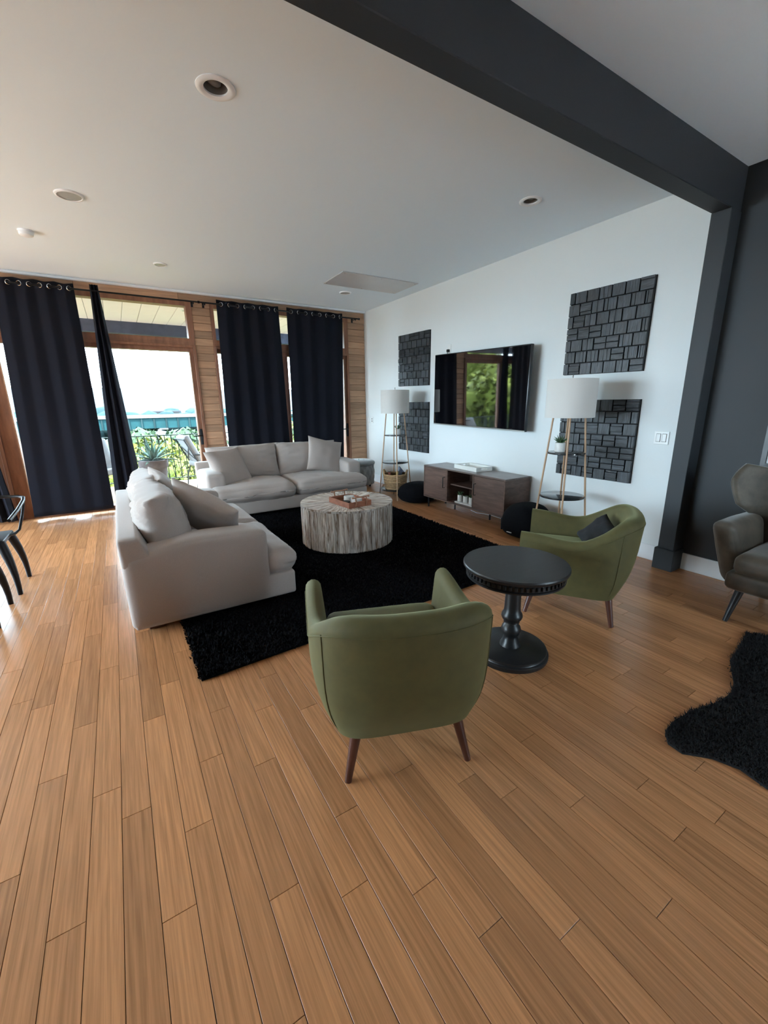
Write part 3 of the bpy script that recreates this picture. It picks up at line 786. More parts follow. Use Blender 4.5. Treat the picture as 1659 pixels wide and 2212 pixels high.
# ================================================================== DRUM COFFEE TABLE
t = thing('drum_coffee_table', 'round whitewashed wooden drum coffee table on the black rug', 'coffee table', (1.973, 3.923, .012))
R0, HT, NST = .486, .437, 64
obj('core', lathe([(R0 - .02, .01), (R0 - .02, HT - .022)], 48), 'whitewash', t, 40)
stm = []
for k in range(5):
    aw = 2 * PI / NST * R0 * .49
    sub = []
    nsl = 3; w = 2 * aw / nsl
    rr = random.Random(k)
    for q in range(nsl):
        d = rr.uniform(-.004, .003)
        sub.append(rbox(R0 - .022, R0 + d, -aw + q * w + .0006, -aw + (q + 1) * w - .0006, .006, HT - .018, .002, 1))
    me = mesh('stave', join(*sub)); me.materials.append(M['whitewash']); stm.append(me)
for i in range(NST): obj('stave', random.choice(stm), None, t, rot=(0, 0, 2 * PI * i / NST))
NW = 48; aw = PI / NW
wv = [(.0, 0, 0), (R0 + .001, -math.tan(aw) * R0 * .985, 0), (R0 + .002, 0, 0), (R0 + .001, math.tan(aw) * R0 * .985, 0)]
V = [(x, y, HT - .018) for x, y, _ in wv] + [(x, y, HT) for x, y, _ in wv]
wm = mesh('top_wedge', (V, [(3, 2, 1, 0), (4, 5, 6, 7), (0, 1, 5, 4), (1, 2, 6, 5), (2, 3, 7, 6), (3, 0, 4, 7)])); wm.materials.append(M['whitewashtop'])
for i in range(NW): obj('top_wedge', wm, None, t, rot=(0, 0, 2 * PI * i / NW), loc=(0, 0, random.uniform(-.0008, .0)))
obj('rim_band', lathe([(R0 + .002, HT - .022), (R0 + .0045, HT - .022), (R0 + .0045, HT - .001), (R0 + .002, HT - .001)], 64, False), 'whitewash', t, 30)

# tray with its candles on the drum table
TZ = .012 + HT + .0005
TA = math.radians(5); TX, TY = 1.935, 3.775
t = thing('serving_tray', 'copper-stained wooden tray with branch handles on the drum table', 'tray', (TX, TY, TZ), TA)
SX, SY, hh = .135, .195, .055
obj('tray_base', box(-SX + .012, SX - .012, -SY + .012, SY - .012, 0, .010), 'copper', t)
for b in (box(-SX, SX, -SY, -SY + .012, 0, hh), box(-SX, SX, SY - .012, SY, 0, hh), box(-SX, -SX + .012, -SY + .012, SY - .012, 0, hh), box(SX - .012, SX, -SY + .012, SY - .012, 0, hh)):
    obj('tray_side', b, 'copper', t)
for s in (-1, 1):
    hd = obj('handle', tube([(-.09, s * (SY + .01), .10), (-.03, s * (SY + .014), .104), (.04, s * (SY + .007), .100), (.09, s * (SY + .01), .106)], [.008, .0075, .008, .007], 8), 'coppermetal', t, 60)
    for x in (-.062, .062): obj('handle_post', tube([(x, s * (SY + .006), .012), (x + .006, s * (SY + .014), .05), (x + .002, s * (SY + .01), .10)], [.006, .007, .006], 8), 'coppermetal', hd, 60)
    for x in (-.095, .095): obj('knob', sphere((x, s * (SY + .01), .103), .011, 10, 8), 'coppermetal', hd, 180)
ct = math.cos(TA); st = math.sin(TA)
def ontray(x, y): return (TX + x * ct - y * st, TY + x * st + y * ct, TZ + .0105)
for (x, y), lb in (((.03, .06), 'white stone candle disc at the back of the copper tray'), ((.03, -.085), 'white stone candle disc at the front of the copper tray')):
    o = obj('candle', lathe([(.052, 0), (.056, .004), (.056, .050), (.052, .056), (.042, .056), (.040, .050), (.001, .050)], 28), 'marble', None, 40, ontray(x, y)); tag(o, lb, 'candle', 'white candles in the tray')
o = obj('coaster', join(lathe([(.050, 0), (.050, .012)], 24), T(lathe([(.048, .0), (.048, .011)], 24), (.004, .003, .0125))), 'blackmetal', None, 40, ontray(-.065, -.01)); tag(o, 'dark round coasters stacked in the copper tray', 'coaster')

# ================================================================== TV WALL
# ---- television (hangs a touch crooked)
t = thing('television', 'large flat black television mounted on the white wall', 'television', (3.925, 4.045, 1.605))
t.rotation_euler = (math.radians(1.35), math.radians(-.6), math.radians(.5))
hw, hh2 = .816, .471
obj('cabinet', rbox(-.022, .020, -hw, hw, -hh2, hh2, .006, 2), 'bezel', t, 40)
obj('screen', box(-.0245, -.021, -hw + .012, hw - .012, -hh2 + .020, hh2 - .012), 'screen', t)
obj('lower_strip', rbox(-.0255, -.020, -hw + .002, hw - .002, -hh2 + .001, -hh2 + .016, .002, 1), 'silver', t)
obj('wall_mount', box(.018, .139, -.25, .25, -.2, .2), 'blackmetal', t)
# outlet with plug above it
t = thing('wall_outlet', 'small white outlet with a black plug above the television', 'outlet', (XR, 4.75, 2.175))
obj('plate', rbox(-.008, .0, -.037, .037, -.058, .058, .003, 1), 'plate', t)
pg_ = obj('plug', rbox(-.045, -.008, -.018, .018, -.045, -.010, .004, 1), 'blackmetal', t)
obj('cable', tube([(-.035, .004, -.04), (-.036, .006, -.08), (-.034, .002, -.13), (-.030, 0, -.17)], .004, 6), 'blackmetal', pg_, 60)
# switches
t = thing('light_switch', 'double white rocker switch beside the charcoal pilaster', 'switch', (XR, 1.865, 1.127))
obj('plate', rbox(-.008, 0, -.062, .062, -.058, .058, .004, 1), 'plate', t)
for y in (-.024, .024):
    r = obj('rocker_frame', rbox(-.0095, -.007, y - .019, y + .019, -.036, .036, .001, 1), 'plategap', t); obj('rocker', rbox(-.013, -.009, y - .016, y + .016, -.033, .033, .002, 1), 'plate', r)
t = thing('light_switch', 'white switch plate left of the pair near the room corner', 'switch', (XR, 7.03, 1.157))
obj('plate', rbox(-.008, 0, -.036, .036, -.058, .058, .004, 1), 'plate', t); obj('rocker', rbox(-.013, -.007, -.016, .016, -.033, .033, .002, 1), 'trimw', t)
t = thing('wall_outlet', 'white outlet plate right of the pair near the room corner', 'outlet', (XR, 6.895, 1.155))
obj('plate', rbox(-.008, 0, -.036, .036, -.058, .058, .004, 1), 'plate', t)
for z in (-.02, .02): obj('socket', rbox(-.011, -.007, -.014, .014, z - .012, z + .012, .003, 1), 'plategap', t)

# ---- four block-wood wall panels
PWD, PHT, NR = .805, .780, 7
rowh = PHT / NR; colw = PWD / 6.5
def block_mesh(kind, w, seed):
    rr = random.Random(seed); h = rowh - .007; w = w - .007; pcs = []
    def pc(y0, y1, z0, z1, d): pcs.append(rbox(-.030 - d, -.006, y0 + .0008, y1 - .0008, z0 + .0008, z1 - .0008, .0018, 1))
    if kind == 0: pc(-w / 2, w / 2, -h / 2, h / 2, rr.uniform(0, .006))
    elif kind == 1:
        c = [-w / 2] + sorted(rr.uniform(-w * .32, w * .32) for _ in range(2)) + [w / 2]
        for a, b in zip(c, c[1:]): pc(a, b, -h / 2, h / 2, rr.uniform(0, .009))
    elif kind == 2:
        c = [-h / 2] + sorted(rr.uniform(-h * .32, h * .32) for _ in range(2)) + [h / 2]
        for a, b in zip(c, c[1:]): pc(-w / 2, w / 2, a, b, rr.uniform(0, .009))
    else: pc(-w / 2, w / 2, -h / 2, -h * .02, rr.uniform(0, .008)); pc(-w / 2, w / 2, h * .02, h / 2, rr.uniform(0, .008))
    me = mesh('wood_block', join(*pcs)); me.materials.append(M['arth' if kind in (2, 3) else 'art']); return me
BM = {(k, hf, s): block_mesh(k, colw * (.5 if hf else 1), s * 10 + k) for k in range(4) for hf in (0, 1) for s in range(3)}
def art(label, y1, z0, tilt=0.0):
    t = thing('wood_block_art', label, 'wall art', (XR, y1 - PWD / 2, z0 + PHT / 2), 0, 'black wood block panels on the TV wall')
    t.rotation_euler = (tilt, 0, 0)
    obj('backing', box(-.010, 0, -PWD / 2 + .002, PWD / 2 - .002, -PHT / 2 + .002, PHT / 2 - .002), 'artback', t)
    for r in range(NR):
        z = -PHT / 2 + rowh * (r + .5); y = -PWD / 2; half = r % 2
        seq = ([1] if half else []) + [0] * 6 + ([] if half else [1])
        for hf in seq:
            w = colw * (.5 if hf else 1)
            obj('wood_block', BM[(random.choice((0, 0, 1, 1, 2, 3)) if not hf else random.choice((0, 1)), hf, random.randrange(3))], None, t, loc=(0, y + w / 2, z)); y += w
art('upper left black wood-block panel, left of the television', 5.975, 1.712, .014)
art('lower left black wood-block panel, behind the far floor lamp', 5.975, .688)
art('upper right black wood-block panel, above the near floor lamp', 2.895, 1.706, .010)
art('lower right black wood-block panel, behind the near floor lamp', 2.880, .682)

# ---- TV stand
SX0, SX1, SY0, SY1, SZ0, SZ1 = 3.617, 4.035, 3.210, 4.717, .150, .602
t = thing('tv_stand', 'low grey-brown wooden TV stand with two doors and open middle', 'tv stand', ((SX0 + SX1) / 2, (SY0 + SY1) / 2, 0))
ox, oy = (SX0 + SX1) / 2, (SY0 + SY1) / 2
hx, hy = (SX1 - SX0) / 2, (SY1 - SY0) / 2
obj('top', rbox(-hx, hx, -hy, hy, SZ1 - .018, SZ1, .002, 1), 'standtop', t)
obj('bottom', rbox(-hx, hx, -hy, hy, SZ0, SZ0 + .018, .002, 1), 'standwood', t)
for s in (-1, 1): obj('side_panel', rbox(-hx, hx, s * hy - (.018 if s > 0 else 0), s * hy + (0 if s > 0 else .018), SZ0 + .018, SZ1 - .018, .002, 1), 'standwood', t)
obj('back_panel', box(hx - .012, hx - .004, -hy + .018, hy - .018, SZ0 + .018, SZ1 - .018), 'standwood', t)
ya, yb_ = -hy + .515, hy - .50
for y in (ya, yb_): obj('divider', rbox(-hx + .001, hx - .012, y - .009, y + .009, SZ0 + .018, SZ1 - .018, .001, 1), 'standwood', t)
obj('shelf', rbox(-hx + .06, hx - .012, ya + .009, yb_ - .009, .385, .400, .001, 1), 'standwood', t)
for y0, y1, hyy in ((-hy + .020, ya - .011, ya - .045), (yb_ + .011, hy - .020, yb_ + .045)):
    d = obj('door', rbox(-hx + .002, -hx + .020, y0, y1, SZ0 + .022, SZ1 - .022, .002, 1), 'standwood', t)
    obj('handle', tube([(-hx + .004, hyy, .345), (-hx - .030, hyy, .345), (-hx - .030, hyy, .485), (-hx + .004, hyy, .485)], .006, 8), 'blackmetal', d, 60)
for x, y in ((-hx + .05, -hy + .06), (-hx + .05, hy - .06), (hx - .05, -hy + .06), (hx - .05, hy - .06), (.02, -.33), (.02, .33)):
    obj('leg', tube([(x, y, SZ0 + .002), (x, y, 0)], [.014, .011], 10), 'blackmetal', t, 60)
# white tray on the stand
t = thing('decor_tray', 'white wooden tray with cut-out handles on the TV stand', 'tray', (3.875, 4.005, SZ1 + .0005), math.radians(-4))
a, b, hh = .130, .225, .052
obj('tray_base', box(-a, a, -b, b, 0, .010), 'whitelac', t)
for s in (-1, 1):
    obj('long_side', box(s * a - (.012 if s > 0 else 0), s * a + (0 if s > 0 else .012), -b, b, .010, hh), 'whitelac', t)
    y0, y1 = (b - .012, b) if s > 0 else (-b, -b + .012)
    obj('end_side', join(box(-a + .012, a - .012, y0, y1, .010, .022), box(-a + .012, a - .012, y0, y1, .042, hh), box(-a + .012, -.05, y0, y1, .022, .042), box(.05, a - .012, y0, y1, .022, .042)), 'whitelac', t)
# planter tray with three succulents in the open bay
o = obj('marble_tray', rbox(-.055, .055, -.165, .165, 0, .018, .003, 1), 'marble', None, None, (3.705, 3.925, SZ0 + .0185)); tag(o, 'thin white marble tray inside the TV stand bay', 'tray')
def succulent(name, label, loc, rp, hp, kind, seed, potm='marble', group=None):
    t = thing(name, label, 'plant', loc, 0, group); rr = random.Random(seed)
    obj('pot', lathe([(rp * .82, 0), (rp * .96, .004), (rp, .012), (rp, hp), (rp * .88, hp), (rp * .86, hp - .012), (.001, hp - .012)], 24), potm, t, 40)
    obj('soil', lathe([(rp * .85, hp - .014), (rp * .85, hp - .009)], 20), 'soil', t)
    n = 16 if kind == 'spike' else 22
    for i in range(n):
        az = i * 2.4 + rr.uniform(-.3, .3); tl = (.25 + .65 * (i / n)) if kind == 'spike' else .5 + .75 * (i / n)
        ln = rp * (rr.uniform(1.5, 2.1) if kind == 'spike' else rr.uniform(.6, 1.0))
        d = Vector((math.cos(az) * math.sin(tl), math.sin(az) * math.sin(tl), math.cos(tl)))
        b0 = Vector((math.cos(az), math.sin(az), 0)) * rp * .15 + Vector((0, 0, hp - .01))
        p = [b0, b0 + d * ln * .5, b0 + d * ln + Vector((0, 0, -.1 * ln))]
        obj('leaf', tube([tuple(q) for q in p], [rp * .09, rp * .13, rp * .02], 5), 'leaf', t, 60)
    return t
for (y, lb, kd) in ((4.035, 'spiky succulent in white cup, furthest on the marble tray', 'spike'), (3.930, 'low rosette succulent in white cup, middle of the marble tray', 'rosette'), (3.825, 'bushy succulent in white cup, nearest on the marble tray', 'spike')):
    succulent('potted_succulent', lb, (3.700, y, SZ0 + .037), .034, .088, kd, int(y * 100), group='three succulents in the TV stand')
# cord on the floor under the stand
pts = [unproj(1017, 1102, .004), unproj(1030, 1108, .004), unproj(1046, 1110, .004), unproj(1064, 1114, .004), unproj(1082, 1120, .004)]
o = obj('power_cord', tube([(p[0] - pts[2][0], p[1] - pts[2][1], 0) for p in pts], .0035, 6), 'plate', None, 60, (pts[2][0], pts[2][1], .004)); tag(o, 'thin white power cord lying under the TV stand', 'cord')

# ---- tripod-like floor lamps with round shelves
def make_lamp(label, x, y, az, low=True):
    t = thing('floor_lamp', label, 'floor lamp', (x, y, 0), az, 'matching shelf floor lamps')
    for k in range(4):
        a = k * PI / 2
        obj('leg', tube([(.134 * math.cos(a), .134 * math.sin(a), 1.335), (.257 * math.cos(a), .257 * math.sin(a), 0)], .0085, 10), 'goldleg', t, 60)
    for z, r in ((.980, .170), (.566, .207), (.145, .244)):
        obj('shelf', lathe([(r - .004, z - .007), (r, z - .004), (r, z + .004), (r - .004, z + .007)], 48), 'shelf', t, 40)
    obj('shade', lathe([(.212, 1.305), (.214, 1.305), (.214, 1.642), (.212, 1.642), (.2115, 1.640), (.2095, 1.307), (.212, 1.305)], 64, False), 'shade', t, 60)
    obj('shade_ring', join(ring((0, 0, 1.638), .2105, .002, 'z', 48, 5), *[tube([(0, 0, 1.628), (.21 * math.cos(a), .21 * math.sin(a), 1.638)], .0016, 5) for a in (.3, .3 + 2 * PI / 3, .3 + 4 * PI / 3)]), 'chrome', t, 60)
    obj('harp', tube([(-.045, 0, 1.37), (-.055, 0, 1.48), (-.045, 0, 1.60), (0, 0, 1.662), (.045, 0, 1.60), (.055, 0, 1.48), (.045, 0, 1.37)], .0025, 6), 'chrome', t, 60)
    obj('finial', lathe([(.004, 1.660), (.007, 1.664), (.006, 1.676), (.002, 1.682)], 10), 'chrome', t, 60)
    obj('bulb', join(sphere((0, 0, 1.47), .032, 14, 10), T(lathe([(.014, 0), (.016, .05)], 14), (0, 0, 1.395))), 'trimw', t, 60)
    obj('socket', join(lathe([(.02, 1.335), (.02, 1.398)], 14), box(-.134, .134, -.006, .006, 1.33, 1.34), box(-.006, .006, -.134, .134, 1.33, 1.34)), 'blackmetal', t)
    return t
make_lamp('floor lamp with round shelves and white shade, near the green armchair', 3.548, 2.44, math.radians(38))
make_lamp('floor lamp with round shelves and white shade, far one holding a basket', 3.594, 5.417, math.radians(63))
succulent('potted_succulent', 'small succulent in white pot on the near floor lamp shelf', (3.50, 2.475, .9875), .046, .088, 'spike', 5)
succulent('potted_succulent', 'small succulent in white pot on the far floor lamp shelf', (3.60, 5.36, .9875), .046, .088, 'spike', 6)

# ---- rope basket with books on the far lamp's bottom shelf
bx_, by_, bz_ = 3.594, 5.417, .1525
t = thing('rope_basket', 'woven seagrass basket on the far floor lamp bottom shelf', 'basket', (bx_, by_, bz_))
obj('basket_bottom', lathe([(.15, 0), (.15, .012)], 28), 'rope', t)
for k in range(9):
    r = .155 + .003 * k; z = .014 + k * .026
    pts = [((r + .003 * math.sin(a * 14 + k * 1.7)) * math.cos(a), (r + .003 * math.sin(a * 14 + k * 1.7)) * math.sin(a), z + .003 * math.sin(a * 9 + k)) for a in [2 * PI * i / 56 for i in range(56)]]
    obj('rope_coil', tube(pts, .0145, 7, True), 'rope', t, 60)
for a0 in (-.75, 2.39):
    pts = [((.185) * math.cos(a0 + q * .45), .185 * math.sin(a0 + q * .45), .225 + .065 * math.cos(q * PI / 2)) for q in [-1 + 2 * i / 10 for i in range(11)]]
    obj('handle', tube(pts, .013, 7), 'rope', t, 60)
def booklet(label, m, loc, rot, w, h, d, cat='box'):
    tt = thing('game_box', label, cat, loc); tt.rotation_euler = rot
    obj('lid', rbox(-w / 2, w / 2, -d / 2, d / 2, 0, h, .003, 1), m, tt)
    obj('border', rbox(-w / 2 - .002, w / 2 + .002, -d / 2 + .003, d / 2 - .003, h - .012, h + .002, .002, 1), 'bezel', tt)
booklet('dark blue game box sticking up out of the basket', 'bluebox', (bx_ + .02, by_ - .01, bz_ + .05), (.10, .55, .6), .22, .27, .03)
booklet('yellow game box leaning inside the basket', 'yellowbox', (bx_ - .03, by_ - .05, bz_ + .04), (.12, .1, .95), .17, .24, .03)
booklet('red-brown game box at the left inside the basket', 'redbox', (bx_ - .06, by_ + .06, bz_ + .04), (-.05, .05, .9), .10, .225, .035)

# ---- black floor cushions either side of the stand
def floor_cushion(label, x, y, rx, ry, h, seed, tagline=False):
    t = thing('floor_cushion', label, 'floor cushion', (x, y, 0), 0, 'black floor cushions by the TV stand')
    V, F = [], []; nu, nv = 36, 20
    for k in range(nv + 1):
        ph = -PI / 2 + PI * k / nv
        for i in range(nu):
            a = 2 * PI * i / nu
            cr = math.cos(ph) ** .62 if math.cos(ph) > 1e-6 else 0
            sq = 1 / (abs(math.cos(a)) ** 2.6 + abs(math.sin(a)) ** 2.6) ** (1 / 2.6)
            nn = 1 + .06 * noise.noise(Vector((math.cos(a) * 1.6 + seed, math.sin(a) * 1.6, ph)))
            z = math.sin(ph); z = h * (.36 + (.36 * z if z < 0 else .64 * z ** 1.0))
            V.append((rx * cr * sq * math.cos(a) * nn, ry * cr * sq * math.sin(a) * nn, max(0.001, z)))
    for k in range(nv):
        for i in range(nu):
            j = (i + 1) % nu; F.append((k * nu + i, k * nu + j, (k + 1) * nu + j, (k + 1) * nu + i))
    obj('cover', (V, F), 'blackfab', t, 180)
    rim = [(rx * 1.0 * math.cos(a) / (abs(math.cos(a)) ** 2.6 + abs(math.sin(a)) ** 2.6) ** (1 / 2.6), ry * 1.0 * math.sin(a) / (abs(math.cos(a)) ** 2.6 + abs(math.sin(a)) ** 2.6) ** (1 / 2.6), h * .36) for a in [2 * PI * i / 48 for i in range(48)]]
    obj('welt', tube(rim, .004, 5, True), 'blackfab', t, 60)
    if tagline: obj('care_tag', box(-rx - .004, -rx + .012, -.02, .04, h * .22, h * .24), 'plate', t)
floor_cushion('black plush floor cushion at the far left end of the TV stand', 3.72, 4.995, .30, .25, .30, 1)
floor_cushion('black plush floor cushion at the near right end of the TV stand', 3.70, 2.945, .27, .235, .37, 2, True)

# ---- tufted ottoman in the far corner
t = thing('storage_ottoman', 'round grey button-tufted storage ottoman in the far corner', 'ottoman', (3.60, 6.62, 0))
def tuft(n, prof, rows, cols, depth):
    V, F = [], []
    for k, (r, z) in enumerate(prof):
        for i in range(n):
            a = 2 * PI * i / n
            ph = cols * a / 2; q = k / (len(prof) - 1) * rows * PI
            d = depth * (abs(math.sin(ph + q / 1)) * abs(math.sin(ph - q))) ** .5
            V.append(((r - depth + d) * math.cos(a), (r - depth + d) * math.sin(a), z))
    for k in range(len(prof) - 1):
        for i in range(n):
            j = (i + 1) % n; F.append((k * n + i, k * n + j, (k + 1) * n + j, (k + 1) * n + i))
    F.append(tuple(range(n - 1, -1, -1))); F.append(tuple(range((len(prof) - 1) * n, len(prof) * n)))
    return V, F
obj('body', tuft(96, [(.272 + .012 * math.sin(k / 16 * PI), .05 + k / 16 * .34) for k in range(17)], 1.5, 16, .020), 'ottoman', t, 180)
lid = obj('lid', lathe([(.262, .392), (.284, .400), (.292, .425), (.282, .452), (.24, .470), (.16, .478), (.05, .480), (.001, .480)], 48), 'ottoman', t, 60)
for r, n in ((.0, 1), (.11, 6), (.20, 10)):
    for i in range(n): obj('button', sphere((r * math.cos(2 * PI * i / n), r * math.sin(2 * PI * i / n), .482 - .03 * (r / .2) ** 3), .012, 8, 6, (1, 1, .5)), 'ottoman', lid, 180)
for k in range(4): obj('foot', tube([(.2 * math.cos(k * PI / 2 + .8), .2 * math.sin(k * PI / 2 + .8), .052), (.2 * math.cos(k * PI / 2 + .8), .2 * math.sin(k * PI / 2 + .8), 0)], [.022, .017], 10), 'blackwood', t, 60)

# ---- picture on the charcoal wall (only its corner is in view)
t = thing('framed_picture', 'dark-framed picture on the charcoal wall above the wing chair', 'picture', (XR, .84, 1.36))
for b in (box(-.028, 0, -.31, .31, -.405, -.375), box(-.028, 0, -.31, .31, .375, .405), box(-.028, 0, -.31, -.28, -.375, .375), box(-.028, 0, .28, .31, -.375, .375)): obj('frame_side', b, 'blackwood', t)
obj('mat_board', box(-.012, -.001, -.28, .28, -.375, .375), 'trimw', t)
obj('print', box(-.014, -.011, -.20, .20, -.29, .29), 'leafdark', t)

# ================================================================== CEILING FITTINGS
def open_downlight(label, x, y, R, r):
    t = thing('downlight', label, 'downlight', (x, y, H), 0, 'round ceiling downlights')
    obj('trim_ring', lathe([(r - .002, .004), (r - .002, -.004), (r + .012, -.009), (R - .012, -.010), (R, -.004), (R, 0)], 48, False), 'trimw', t, 60)
    obj('can', lathe([(r - .001, -.002), (r - .006, .05), (r - .012, .11), (.001, .112)], 32, False), 'canin', t, 60)
    obj('lamp', T(lathe([(.001, -.012), (.03, -.008), (.038, 0), (.036, .05), (.02, .07)], 24), (-.008, .006, .025), (.25, .2, 0)), 'canin', t, 60)
open_downlight('open gimbal downlight nearest the viewer on the living room ceiling', .686, 2.704, .098, .062)
open_downlight('open downlight in the ceiling near the black beam and TV wall', 3.149, 2.713, .090, .058)
def flat_downlight(label, x, y, R):
    t = thing('downlight', label, 'downlight', (x, y, H), 0, 'round ceiling downlights')
    obj('trim_ring', lathe([(R * .80, -.008), (R * .83, -.012), (R * .95, -.010), (R, -.001), (R, 0)], 40, False), 'trimw', t, 60)
    obj('lens', lathe([(R * .82, 0), (R * .82, -.006), (R * .5, -.009), (.001, -.010)], 40), 'lens', t, 60)
flat_downlight('flat round downlight at the left of the ceiling', -.058, 4.478, .100)
flat_downlight('small flat downlight close to the left glass doors', .694, 5.966, .075)
flat_downlight('flat downlight close to the grey ceiling panel', 3.150, 6.066, .088)
t = thing('smoke_detector', 'white smoke detector on the ceiling at far left', 'smoke detector', (-.462, 5.51, H))
obj('mount', lathe([(.062, 0), (.062, -.012), (.058, -.014)], 32), 'trimw', t, 40)
obj('cover', lathe([(.055, -.014), (.058, -.020), (.054, -.040), (.040, -.048), (.001, -.049)], 32), 'trimw', t, 40)
t = thing('ceiling_access_panel', 'rectangular grey access panel fixed to the ceiling by the TV wall', 'access panel', (3.225, 5.435, H))
obj('panel', T(rbox(-.575, .575, -.305, .305, -.012, -.002, .002, 1), rot=(0, 0, -.02)), 'greyplate', t)
for x in (-.54, 0, .54):
    for y in (-.27, .27): obj('screw', lathe([(.006, -.015), (.006, -.012)], 8), 'chrome', t, None, (x, y, 0))

# ================================================================== METAL DINING CHAIRS (left edge)
def make_metal_chair(label, x, y, rz, arms):
    t = thing('metal_chair', label, 'dining chair', (x, y, 0), rz, 'black metal dining chairs')
    # local: seat looks along +y; back legs at y=-.18
    obj('seat', rbox(-.18, .18, -.17, .19, .432, .450, .010, 3), 'blackmetal', t, 50)
    obj('seat_skirt', join(rbox(-.172, .172, -.162, -.154, .405, .436, .002, 1), rbox(-.172, .172, .170, .178, .405, .436, .002, 1), rbox(-.172, -.164, -.162, .178, .405, .436, .002, 1), rbox(.164, .172, -.162, .178, .405, .436, .002, 1)), 'blackmetal', t)
    for sx in (-1, 1):
        for y0, y1 in ((-.150, -.205), (.165, .215)):
            p0, p1 = Vector((sx * .155, y0, .435)), Vector((sx * .205, y1, 0))
            pts = [tuple(p0.lerp(p1, k / 6) + Vector((sx * .020, (1 if y1 > 0 else -1) * .018, 0)) * math.sin(PI * k / 6 * .9)) for k in range(7)]
            obj('leg', tube(pts, [.034, .033, .030, .026, .022, .019, .017], 8), 'blackmetal', t, 60)
    if arms:
        rail = [(.255, .25, .615), (.285, .06, .655), (.300, -.13, .695), (.292, -.215, .708), (.255, -.262, .714), (.13, -.285, .72), (0, -.29, .722)]
        rail = rail + [(-x, y, z) for x, y, z in rail[-2::-1]]
        obj('arm_rail', tube(rail, .014, 8), 'blackmetal', t, 60)
        for sx in (-1, 1):
            obj('arm_post', tube([(sx * .296, -.20, .70), (sx * .262, -.19, .56), (sx * .228, -.165, .445), (sx * .205, -.12, .428), (sx * .16, -.02, .434)], [.011, .011, .010, .012, .012], 8), 'blackmetal', t, 60)
        obj('splat', T(rbox(-.05, .05, -.004, .004, 0, .30, .003, 1), (0, -.168, .442), (.38, 0, 0)), 'blackmetal', t)
    else:
        hoop = [(-.165, -.15, .44), (-.180, -.185, .58), (-.182, -.215, .72), (-.165, -.232, .80), (-.12, -.240, .835), (0, -.243, .84), (.12, -.240, .835), (.165, -.232, .80), (.182, -.215, .72), (.180, -.185, .58), (.165, -.15, .44)]
        obj('back_hoop', tube(hoop, .013, 8), 'blackmetal', t, 60)
        obj('splat', T(rbox(-.05, .05, -.004, .004, 0, .395, .003, 1), (0, -.158, .442), (.21, 0, 0)), 'blackmetal', t)
    return t
make_metal_chair('black metal armchair at the left edge, curved arm rail in view', -1.063, 4.40, PI, True)
make_metal_chair('black metal dining chair at the left edge, only two leg tips in view', -1.095, 3.79, PI, False)

# ================================================================== OUTDOORS
DZ = -.10
deck = sroot('deck')
dm = mesh('deck_board', rbox(-4.6, 4.6, -.068, .068, -.03, 0, .003, 1)); dm.materials.append(M['deck'])
for k in range(18): obj('deck_board', dm, None, deck, loc=(0, 7.40 + k * .141, DZ))
obj('joist_floor', box(-4.6, 4.6, 7.3, 9.86, DZ - .25, DZ - .032), 'deck', deck)
soff = sroot('soffit')
sm = mesh('soffit_board', rbox(-.128, .128, -1.36, 1.36, 0, .02, .004, 1)); sm.materials.append(M['soffit'])
for k in range(36): obj('soffit_board', sm, None, soff, loc=(-4.5 + k * .262, 8.64, 3.035))
obj('overhang', box(-4.8, 5.0, 7.28, 10.05, 3.058, 3.22), 'fascia', soff)
obj('fascia_beam', rbox(-4.8, 5.0, 9.98, 10.13, 2.82, 3.10, .004, 1), 'fascia', soff)
ot = thing('soffit_light', 'small round light in the white porch ceiling', 'downlight', (1.27, 8.40, 3.035))
obj('trim_ring', lathe([(.07, 0), (.072, -.006), (.055, -.008)], 24), 'trimw', ot); obj('lens', lathe([(.05, -.006), (.05, -.011)], 24), 'lens', ot)
# railing
rl = thing('balcony_railing', 'dark iron balcony railing with slanted bars', 'railing', (0, 9.76, DZ))
obj('top_rail', rbox(-4.6, 4.6, -.02, .02, .965, .985, .004, 1), 'rail', rl)
obj('bottom_rail', rbox(-4.6, 4.6, -.012, .012, .075, .092, .003, 1), 'rail', rl)
vb = mesh('baluster', box(-.0075, .0075, -.0075, .0075, .09, .966)); vb.materials.append(M['rail'])
sb = mesh('slanted_bar', tube([(.0, 0, .96), (.052, 0, .62), (.062, 0, .52), (.116, 0, .10)], .0065, 5)); sb.materials.append(M['rail'])
for k in range(76):
    x = -4.56 + k * .1215
    obj('baluster', vb, None, rl, loc=(x, 0, 0)); obj('slanted_bar', sb, None, rl, loc=(x, 0, 0))
for x in (-4.55, -2.3, 0.0 - .02, 2.3, 4.55): obj('post', rbox(x - .02, x + .02, -.02, .02, 0, .97, .003, 1), 'rail', rl)
